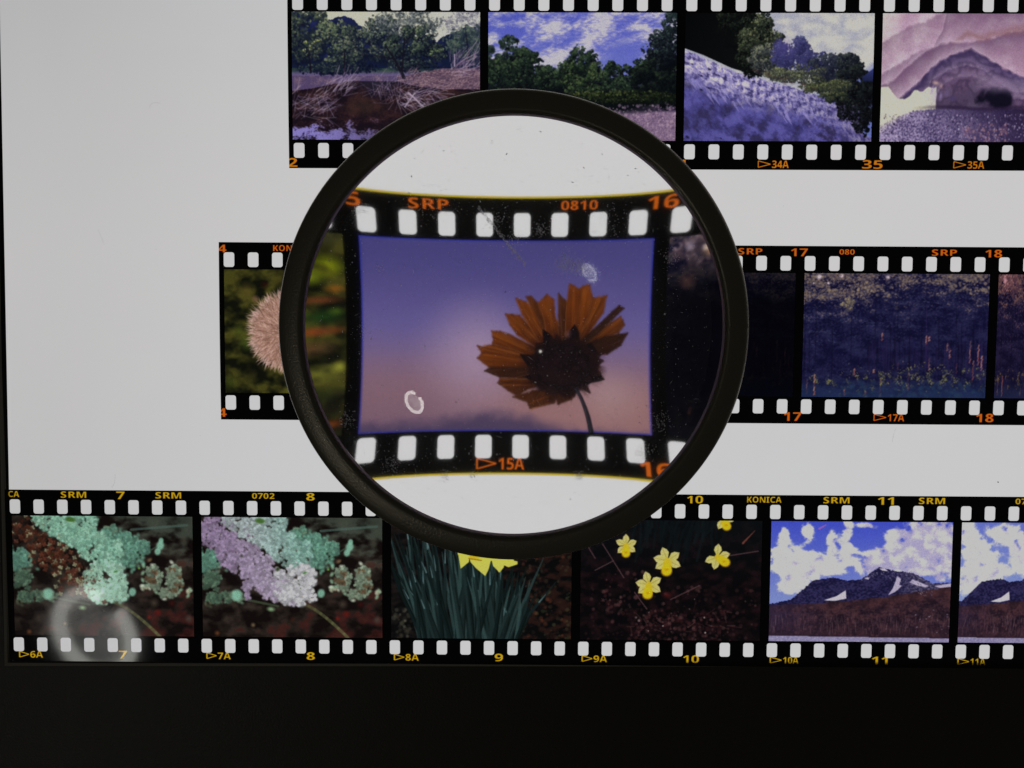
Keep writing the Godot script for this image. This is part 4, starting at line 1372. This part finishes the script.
func paint_lilac(mauve: bool) -> Canvas:
	var c := Canvas.new(372, 248, 63)
	var n := noise(85, 1.0, 4)
	c.fill(func(x: float, y: float) -> Color:
		var v := n.get_noise_2d(x * 6, y * 6)
		var col := Color8(16, 11, 10).lerp(Color8(52, 44, 38), clampf(0.35 + v * 1.3, 0, 1))
		col = col.lerp(Color8(70, 84, 72), clampf((x - 0.45) * 1.5 - y * 3.0 + 0.25 + v, 0, 0.6))
		return col.lerp(Color8(64, 14, 14), clampf(v * 2.0 + (y - 0.85) * 2.0 + (x - 0.85) * 1.4, 0, 0.45)))
	for q in [[0.8, 0.8, 0.04, 96, 22, 18], [0.75, 0.84, 0.025, 120, 26, 20], [0.88, 0.72, 0.04, 60, 18, 16], [0.85, 0.66, 0.05, 90, 84, 66], [0.78, 0.72, 0.05, 76, 66, 54], [0.95, 0.2, 0.05, 66, 64, 54], [0.5, 0.85, 0.03, 60, 30, 20], [0.28, 0.9, 0.025, 140, 120, 84], [0.08, 0.97, 0.03, 120, 70, 40], [0.97, 0.85, 0.04, 70, 66, 60]]:
		c.dab(q[0], q[1], q[2], q[2], 0, Color8(q[3], q[4], q[5]), 0.8, 1.0)
	c.stroke(0.22, 0.68, 0.42, 0.74, 0.02, Color8(60, 72, 52), 0.8)
	for k in 8:
		var t := k / 8.0
		var e := (k + 1) / 8.0
		c.stroke(lerpf(0.56, 0.82, t), 0.72 + 0.30 * pow(t, 1.35), lerpf(0.56, 0.82, e), 0.72 + 0.30 * pow(e, 1.35), 0.026, Color8(74, 76, 48).lerp(Color8(100, 102, 64), t), 0.7, 0.026)
	c.dab(0.38, 0.765, 0.045, 0.028, 0.1, Color8(132, 168, 122), 0.9, 0.8)
	c.stroke(0.66, 0.11, 0.97, 0.07, 0.02, Color8(70, 92, 84), 0.7)
	c.stroke(0.7, 0.34, 0.8, 0.25, 0.012, Color8(60, 80, 60), 0.8)
	var mint := Color8(140, 198, 172)
	var pale := Color8(196, 216, 208) if mauve else Color8(168, 220, 190)
	var violet := Color8(164, 142, 176)
	var rust := Color8(104, 52, 34)
	var heart := Color8(110, 60, 80) if mauve else Color8(60, 96, 76)
	# out of focus clusters at the back
	for q in [[0.04, 0.36, 0.06, 0.1, 60, 0], [0.05, 0.52, 0.06, 0.09, 46, 1], [0.08, 0.68, 0.07, 0.05, 40, 2], [0.19, 0.66, 0.05, 0.05, 40, 1], [0.56, 0.2, 0.08, 0.1, 80, 0], [0.67, 0.3, 0.06, 0.14, 90, 0], [0.54, 0.12, 0.05, 0.05, 30, 1], [0.6, 0.19, 0.04, 0.05, 30, 0]]:
		for i in q[4]:
			var col: Color = [Color8(124, 190, 162), Color8(124, 156, 128), Color8(96, 108, 84)][q[5]]
			c.dab(q[0] + c.r.randfn() * q[2] * 0.5, q[1] + c.r.randfn() * q[3] * 0.5, 0.026, 0.02, c.r.randf() * PI, col.darkened(c.r.randf_range(0, 0.35)), 0.7, 0.9)
	for q in [[0.7, 0.24, 0.035], [0.68, 0.2, 0.03], [0.735, 0.22, 0.02], [0.82, 0.24, 0.03], [0.805, 0.29, 0.025], [0.825, 0.2, 0.02], [0.66, 0.63, 0.03], [0.19, 0.65, 0.04]]:
		c.dab(q[0], q[1], q[2], q[2] * 1.2, 0.2, mint.darkened(0.08), 0.85, 0.6)
	# right hand sprays with brownish hearts
	for q in [[0.77, 0.47, 0.045, 0.1, 22], [0.9, 0.5, 0.05, 0.1, 24], [0.86, 0.62, 0.05, 0.05, 12], [0.73, 0.58, 0.03, 0.03, 7], [0.975, 0.62, 0.012, 0.05, 6]]:
		for i in q[4]:
			var x: float = q[0] + c.r.randfn() * q[2] * 0.6
			var y: float = q[1] + c.r.randfn() * q[3] * 0.6
			c.dab(x, y, 0.03, 0.02, c.r.randf() * PI, [Color8(132, 172, 140), Color8(168, 176, 150), Color8(196, 206, 186), Color8(116, 92, 66)][i % 4], 0.8, 0.7)
	for q in [[0.62, 0.26, 0.085, 0.14, 60, 0], [0.72, 0.25, 0.04, 0.05, 14, 0], [0.55, 0.16, 0.05, 0.08, 22, 0], [0.04, 0.38, 0.04, 0.1, 26, 0], [0.05, 0.54, 0.05, 0.08, 18, 1], [0.1, 0.67, 0.08, 0.04, 16, 1], [0.78, 0.5, 0.04, 0.1, 26, 2], [0.89, 0.5, 0.045, 0.1, 28, 2], [0.86, 0.63, 0.045, 0.04, 12, 2]]:
		for i in q[4]:
			var t := c.r.randf() * TAU
			var e := sqrt(c.r.randf())
			var col: Color = [Color8(122, 180, 156), Color8(98, 130, 106), Color8(150, 172, 146)][q[5]]
			if q[5] == 2 and i % 4 == 0:
				col = Color8(130, 104, 76)
			floret(c, q[0] + q[2] * e * cos(t), q[1] + q[3] * e * sin(t), c.r.randf_range(0.018, 0.028), col.darkened(c.r.randf_range(0.0, 0.25)), Color8(70, 70, 56))
	# the head of blossom: upper mass, then the band in a second colour, then the near tip
	var spots := []
	for i in 420:
		var x := c.r.randf_range(0.12, 0.6)
		var y := c.r.randf_range(-0.02, 0.46)
		var d := (x - 0.1) * 1.0 - y * 0.95
		if x > 0.47 and y < 0.1 + (x - 0.47) * 0.8:
			continue
		if d > -0.02 and y < 0.5 - absf(x - 0.42) * 0.6:
			spots.append([x, y, 0])
	for i in (300 if mauve else 210):
		var t := c.r.randf()
		var x := lerpf(0.02, 0.42, t) + c.r.randfn() * 0.045
		var y := lerpf(0.06, 0.6, t) + c.r.randfn() * 0.07
		spots.append([x, y, 1])
	for i in 140:
		var x := c.r.randf_range(0.4, 0.62)
		var y := c.r.randf_range(0.4, 0.72)
		if Vector2((x - 0.52) / 0.125, (y - 0.56) / 0.18).length() < 1.0 and not (Vector2(x - 0.52, (y - 0.5) * 0.66).length() < 0.03):
			spots.append([x, y, 2])
	for i in 24:
		spots.append([lerpf(0.24, 0.42, c.r.randf()), lerpf(0.52, 0.67, c.r.randf()) , 1])
	spots.sort_custom(func(a, b): return a[1] + 0.3 * a[0] < b[1] + 0.3 * b[0])
	for q in spots:
		if q[2] == 1:
			if mauve:
				floret(c, q[0], q[1], 0.025, violet.lerp(Color8(196, 188, 204), clampf(q[0] * 2.0 - 0.2 + c.r.randf_range(-0.15, 0.15), 0, 1)), Color8(110, 44, 84))
			elif c.r.randf() < 0.82:
				floret(c, q[0], q[1], 0.017, rust.darkened(c.r.randf_range(0.0, 0.45)).lightened(c.r.randf_range(0.0, 0.08)), Color8(46, 20, 14))
			else:
				floret(c, q[0], q[1], 0.016, Color8(150, 150, 116), rust)
		elif q[2] == 0:
			var tint := mint.lerp(pale, c.r.randf())
			if mauve:
				tint = Color8(186, 200, 200).lerp(Color8(150, 198, 182), clampf((q[0] - 0.26) * 3.4, 0, 1))
			floret(c, q[0], q[1], 0.026, tint, heart)
		else:
			floret(c, q[0], q[1], 0.030, Color8(214, 214, 218) if mauve else Color8(178, 226, 198), Color8(120, 100, 60))
	for i in 46:
		var t := c.r.randf()
		var x := lerpf(0.06, 0.56, t) + c.r.randfn() * 0.05
		var y := lerpf(0.1, 0.6, t) + c.r.randfn() * 0.12
		if x - y < 0.3 and y - x < 0.12:
			c.dab(x, y, c.r.randf_range(0.006, 0.016), 0.007, c.r.randf() * PI, [Color8(30, 26, 18), Color8(44, 54, 24), Color8(70, 44, 44)][i % 3], 0.75, 0.8)
	c.dab(0.325, 0.03, 0.04, 0.02, 0.1, Color8(58, 96, 34), 0.9, 0.6)
	c.dab(0.42, 0.43, 0.022, 0.028, 0.3, Color8(34, 46, 20) if mauve else Color8(26, 18, 18), 0.9, 0.7)
	c.dab(0.57, 0.46, 0.03, 0.012, -0.3, Color8(52, 110, 40), 0.8, 0.7)
	c.dab(0.7, 0.43, 0.014, 0.014, 0, Color8(110, 170, 60), 0.8, 0.7)
	c.dab(0.22, 0.32, 0.02, 0.02, 0, Color8(36, 44, 22), 0.7, 0.8)
	return c


func paint_leaves() -> Canvas:
	var c := Canvas.new(372, 248, 23)
	var n := noise(29, 1.0, 4)
	c.fill(func(x: float, y: float) -> Color:
		var v := n.get_noise_2d(x * 10, y * 10)
		var col := Color8(8, 8, 9).lerp(Color8(30, 24, 22), clampf(0.2 + v * 1.2, 0, 1))
		return col.lerp(Color8(46, 22, 16), clampf(v * 1.6 + (x - 0.8) * 2.0, 0, 0.5)))
	c.speckle(160, 0.72, 1.0, 0.3, 1.0, 0.012, [Color8(52, 44, 30), Color8(84, 44, 30), Color8(60, 66, 40), Color8(24, 20, 18)], 0.6)
	c.speckle(60, 0.0, 0.12, 0.75, 1.0, 0.014, [Color8(56, 56, 44), Color8(20, 18, 18), Color8(90, 88, 74)], 0.6)
	for i in 150:
		var b := c.r.randf()
		var x0 := lerpf(0.18, 0.7, b) + c.r.randfn() * 0.03
		var x1 := lerpf(0.02, 0.8, b) + c.r.randfn() * 0.05
		var y1 := c.r.randf_range(-0.05, 0.5) if b < 0.75 else c.r.randf_range(0.25, 0.6)
		var xm := lerpf(x0, x1, 0.45) + c.r.randfn() * 0.012
		var ym := lerpf(1.05, y1, 0.5)
		var tone := Color8(12, 22, 22).lerp(Color8(46, 68, 66), pow(c.r.randf(), 2.2))
		c.stroke(x0, 1.05, xm, ym, 0.034, tone, 0.9, 0.03)
		c.stroke(xm, ym, x1, y1, 0.03, tone, 0.9, 0.006)
		c.stroke(x0 + 0.008, 1.05, xm + 0.008, ym, 0.01, tone.darkened(0.5), 0.7)
		if c.r.randf() < 0.3:
			var t := c.r.randf_range(0.0, 0.7)
			c.stroke(lerpf(xm, x1, t), lerpf(ym, y1, t), lerpf(xm, x1, t + 0.25), lerpf(ym, y1, t + 0.25), 0.012, Color8(112, 144, 148), 0.6, 0.004)
	var lemon := Color8(214, 202, 74)
	for q in [[0.37, 0.28, 0.44, 0.26, 0.43, 0.36, 0.385, 0.415], [0.43, 0.3, 0.56, 0.3, 0.54, 0.42, 0.522, 0.475, 0.47, 0.41, 0.44, 0.36], [0.55, 0.3, 0.63, 0.3, 0.625, 0.4, 0.6, 0.445, 0.565, 0.39], [0.61, 0.33, 0.7, 0.35, 0.7, 0.375, 0.65, 0.40, 0.62, 0.38], [0.36, 0.22, 0.68, 0.22, 0.68, 0.36, 0.5, 0.34, 0.37, 0.3]]:
		c.poly(pv(q, 1, 1), Color8(196, 190, 84), lemon, Vector2(0.5, 0.45), Vector2(0.5, 0.28), 1.0, 0.05)
	c.dab(0.46, 0.31, 0.05, 0.025, 0.1, Color8(216, 168, 30), 0.95, 0.6)
	c.stroke(0.43, 0.33, 0.5, 0.345, 0.01, Color8(130, 92, 20), 0.8)
	return c


func daffodil(c: Canvas, x: float, y: float, s: float, lean: float, ways: Array) -> void:
	for a in ways:
		var t: float = a + lean
		var e := Vector2(x + cos(t) * s / 1.5, y + sin(t) * s)
		var nrm := Vector2(-sin(t) / 1.5, cos(t)) * s * 0.3
		var m := Vector2(x, y).lerp(e, 0.5)
		c.poly(PackedVector2Array([Vector2(x, y), m + nrm, m.lerp(e, 0.5) + nrm * 0.8, e, m.lerp(e, 0.5) - nrm * 0.8, m - nrm]), Color8(190, 180, 84), Color8(206, 196, 128), Vector2(x, y), e, 0.95, 0.06)
		c.stroke(x, y, e.x, e.y, 0.006, Color8(130, 116, 50), 0.5)
	var d := Vector2(cos(PI / 2 + lean * 1.3), sin(PI / 2 + lean * 1.3))
	for k in 8:
		var q := k / 7.0
		c.dab(x + d.x * s * 0.75 * q / 1.5, y + d.y * s * 0.75 * q, s * (0.2 + 0.16 * q), s * (0.2 + 0.12 * q), 0, Color8(200, 168, 40).lerp(Color8(222, 176, 22), q), 0.95, 0.5)
	c.dab(x + d.x * s * 0.62 / 1.5, y + d.y * s * 0.62, s * 0.2, s * 0.12, 0, Color8(168, 114, 12), 0.7, 0.8)


func paint_daffodils() -> Canvas:
	var c := Canvas.new(372, 248, 92)
	var n := noise(95, 1.0, 4)
	c.fill(func(x: float, y: float) -> Color:
		var v := n.get_noise_2d(x * 9, y * 9)
		return Color8(7, 6, 8).lerp(Color8(26, 14, 17), clampf(0.25 + v * 1.3, 0, 1)).lerp(Color8(9, 14, 17), clampf(1.0 - y * 2.0, 0, 1) * 0.7))
	c.twigs(60, 0.25, 0.75, 0.05, 0.35, 0.3, 0.02, [Color8(10, 18, 20), Color8(16, 24, 26)], -1.4, 0.25, 0.6)
	var red := [Color8(74, 38, 42), Color8(50, 22, 26), Color8(96, 62, 62), Color8(30, 14, 18)]
	c.speckle(260, 0.02, 0.98, 0.55, 1.0, 0.011, red, 0.5)
	c.speckle(200, 0.3, 0.8, 0.75, 1.0, 0.011, red, 0.6)
	c.twigs(70, 0.25, 0.85, 0.74, 1.0, 0.08, 0.008, red, 0.3, 0.8, 0.6)
	c.speckle(60, 0.12, 0.35, 0.4, 0.8, 0.012, red, 0.6)
	for q in [[0.12, 0.2, 0.24, 0.48], [0.3, 0.6, 0.37, 0.74], [0.66, 0.54, 0.5, 0.66], [0.08, 0.42, 0.18, 0.34], [0.03, 0.2, 0.08, 0.32], [0.82, 0.29, 0.98, 0.25]]:
		c.stroke(q[0], q[1], q[2], q[3], 0.009, Color8(84, 58, 62), 0.8)
	c.stroke(0.895, 0.185, 0.96, 0.08, 0.018, Color8(120, 64, 54), 0.8, 0.004)
	c.dab(0.48, 0.62, 0.06, 0.04, 0.2, Color8(84, 26, 26), 0.7, 0.9)
	c.speckle(9, 0.2, 0.7, 0.62, 0.95, 0.007, [Color8(170, 150, 150)], 0.9)
	daffodil(c, 0.25, 0.21, 0.095, 0.0, [-0.4, -1.6, -2.7, 0.6, 2.4])
	daffodil(c, 0.48, 0.335, 0.12, 0.05, [-0.65, -2.0, -3.0, 0.35, 2.5])
	daffodil(c, 0.38, 0.535, 0.115, 0.1, [-1.95, -3.1, -0.6, 0.45, 2.35])
	daffodil(c, 0.755, 0.3, 0.11, -0.75, [-0.75, 0.5, 2.55, 3.5])
	daffodil(c, 0.785, -0.02, 0.1, -0.3, [0.4, 2.3, 1.6])
	return c


func paint_mountain(kind: int) -> Canvas:
	var c := Canvas.new(372, 248, 110)
	var n := noise(101, 1.0, 5)
	var f := noise(103, 1.0, 4)
	var sh := 0.0 if kind == 0 else 0.10
	var ridge := [[0.0, 0.69], [0.12, 0.65], [0.18, 0.57], [0.24, 0.49], [0.3, 0.475], [0.36, 0.465], [0.42, 0.49], [0.5, 0.48], [0.56, 0.42], [0.6, 0.375], [0.64, 0.39], [0.7, 0.41], [0.78, 0.42], [0.84, 0.46], [0.9, 0.51], [1.0, 0.5], [1.2, 0.5]]
	var foot := [[0.0, 0.7], [0.25, 0.68], [0.45, 0.655], [0.65, 0.62], [0.85, 0.57], [1.0, 0.53], [1.2, 0.5]]
	var puffs := [[0.06, 0.3, 0.12, 0.14], [0.17, 0.38, 0.13, 0.13], [0.28, 0.36, 0.1, 0.1], [0.36, 0.42, 0.04, 0.03], [0.13, 0.52, 0.09, 0.1], [0.2, 0.1, 0.035, 0.1], [0.07, 0.12, 0.03, 0.07], [0.34, 0.17, 0.035, 0.1], [0.42, 0.26, 0.055, 0.14], [0.42, 0.06, 0.03, 0.1],
		[0.56, 0.35, 0.09, 0.1], [0.66, 0.3, 0.12, 0.14], [0.76, 0.3, 0.1, 0.12], [0.8, 0.18, 0.08, 0.14], [0.9, 0.1, 0.14, 0.18], [0.95, 0.3, 0.12, 0.16], [0.74, 0.42, 0.12, 0.06], [0.53, 0.03, 0.06, 0.03], [0.69, 0.1, 0.06, 0.05], [0.93, 0.46, 0.03, 0.03]]
	if kind == 1:
		puffs = [[0.1, 0.25, 0.16, 0.2], [0.05, 0.5, 0.15, 0.1], [0.22, 0.42, 0.09, 0.1], [0.3, 0.08, 0.1, 0.08], [0.02, 0.05, 0.06, 0.1], [0.42, 0.3, 0.1, 0.16], [0.34, 0.2, 0.03, 0.04], [0.6, 0.2, 0.2, 0.2]]
	c.fill(func(x: float, y: float) -> Color:
		var v := n.get_noise_2d(x * 10, y * 8)
		var s := f.get_noise_2d(x * 45, y * 45)
		var mx := x + sh
		var r := line_at(ridge, mx) + 0.008 * s
		if y < r:
			var mass := 0.0
			for q in puffs:
				var dx: float = (x - q[0]) / q[2]
				var dy: float = (y - q[1]) / q[3]
				mass += exp(-1.3 * (dx * dx + dy * dy))
			var cover := smoothstep(0.22, 0.62, mass * (1.0 + 0.9 * v) + v * 0.22 + s * 0.10)
			var blue := Color8(62, 74, 186).lerp(Color8(120, 134, 206), clampf(y * 1.5, 0, 1))
			if kind == 1:
				blue = Color8(96, 108, 200).lerp(Color8(130, 146, 208), clampf(y * 1.5, 0, 1))
			var white := Color8(204, 202, 198).lerp(Color8(156, 148, 194), clampf(0.30 - v * 1.8 + s * 0.3 + (x - 0.5) * 0.7 - (0.4 if x < 0.5 else 0.0) + y * 0.3, 0, 0.85))
			return blue.lerp(white, cover)
		var ft := line_at(foot, mx) + 0.012 * v
		if y < ft:
			var rock := Color8(22, 20, 50).lerp(Color8(46, 42, 80), clampf(0.45 + s * 1.8 + v, 0, 1))
			if mx > 0.66:
				rock = rock.lerp(Color8(96, 88, 112), clampf((mx - 0.68) * 6.0, 0, 0.8) * clampf(0.6 + s, 0, 1))
			return rock
		if y > 0.955 + 0.012 * mx:
			return Color8(150, 142, 172).lerp(Color8(118, 112, 148), clampf(0.5 + s, 0, 1))
		var wood := Color8(30, 20, 30).lerp(Color8(66, 42, 48), clampf(0.45 + v * 1.2 + s * 0.7, 0, 1))
		wood = wood.lerp(Color8(46, 36, 62), clampf(0.8 - mx * 2.4, 0, 0.7))
		wood = wood.lerp(Color8(44, 28, 38), clampf((y - 0.8) * 4.0, 0, 0.6))
		wood = wood.lerp(Color8(74, 44, 46), clampf(0.3 - absf(y - ft - 0.04) * 6.0 + (mx - 0.4) * 0.3, 0, 0.6))
		return wood)
	var snow := Color8(206, 198, 208)
	for q in [[0.3, 0.655, 0.37, 0.62, 0.42, 0.57, 0.425, 0.64, 0.36, 0.66], [0.655, 0.61, 0.68, 0.55, 0.695, 0.49, 0.7, 0.45, 0.725, 0.47, 0.715, 0.52, 0.73, 0.53, 0.695, 0.58], [0.77, 0.5, 0.79, 0.475, 0.83, 0.5, 0.88, 0.53, 0.86, 0.54, 0.81, 0.525], [0.91, 0.53, 1.02, 0.5, 1.2, 0.5, 1.2, 0.53, 1.0, 0.535, 0.94, 0.545], [0.52, 0.465, 0.55, 0.46, 0.545, 0.48, 0.53, 0.475], [0.6, 0.385, 0.63, 0.385, 0.655, 0.41, 0.62, 0.405]]:
		var pts := pv(q, 1, 1)
		for i in pts.size():
			pts[i].x -= sh
		c.poly(pts, snow, Color8(176, 166, 190), Vector2(0.5, 0.4), Vector2(0.6, 0.62), 0.95, 0.1)
	for i in 260:
		var x := c.r.randf_range(0.5, 0.9)
		var r0 := line_at(ridge, x)
		c.dab(x - sh, r0 + c.r.randf() * 0.14 * clampf((x - 0.45) * 3.0, 0.1, 1.0), 0.01, 0.004, 0.7, [Color8(170, 160, 180), Color8(34, 30, 62)][i % 2], 0.5, 0.8)
	c.speckle(500, 0.0, 1.0, 0.7, 0.95, 0.008, [Color8(84, 54, 56), Color8(28, 16, 28), Color8(68, 48, 62)], 0.5)
	c.twigs(240, 0.0, 1.0, 0.82, 0.95, 0.07, 0.006, [Color8(110, 84, 92), Color8(38, 24, 34), Color8(80, 58, 70)], -PI / 2, 0.15, 0.5)
	c.speckle(60, 0.8, 1.0, 0.72, 0.95, 0.006, [Color8(170, 160, 180), Color8(28, 22, 40)], 0.7, 0.5)
	if kind == 0:
		c.stroke(0.265, 0.06, 0.3, 0.03, 0.018, Color8(160, 100, 170), 0.7, 0.01)
	return c
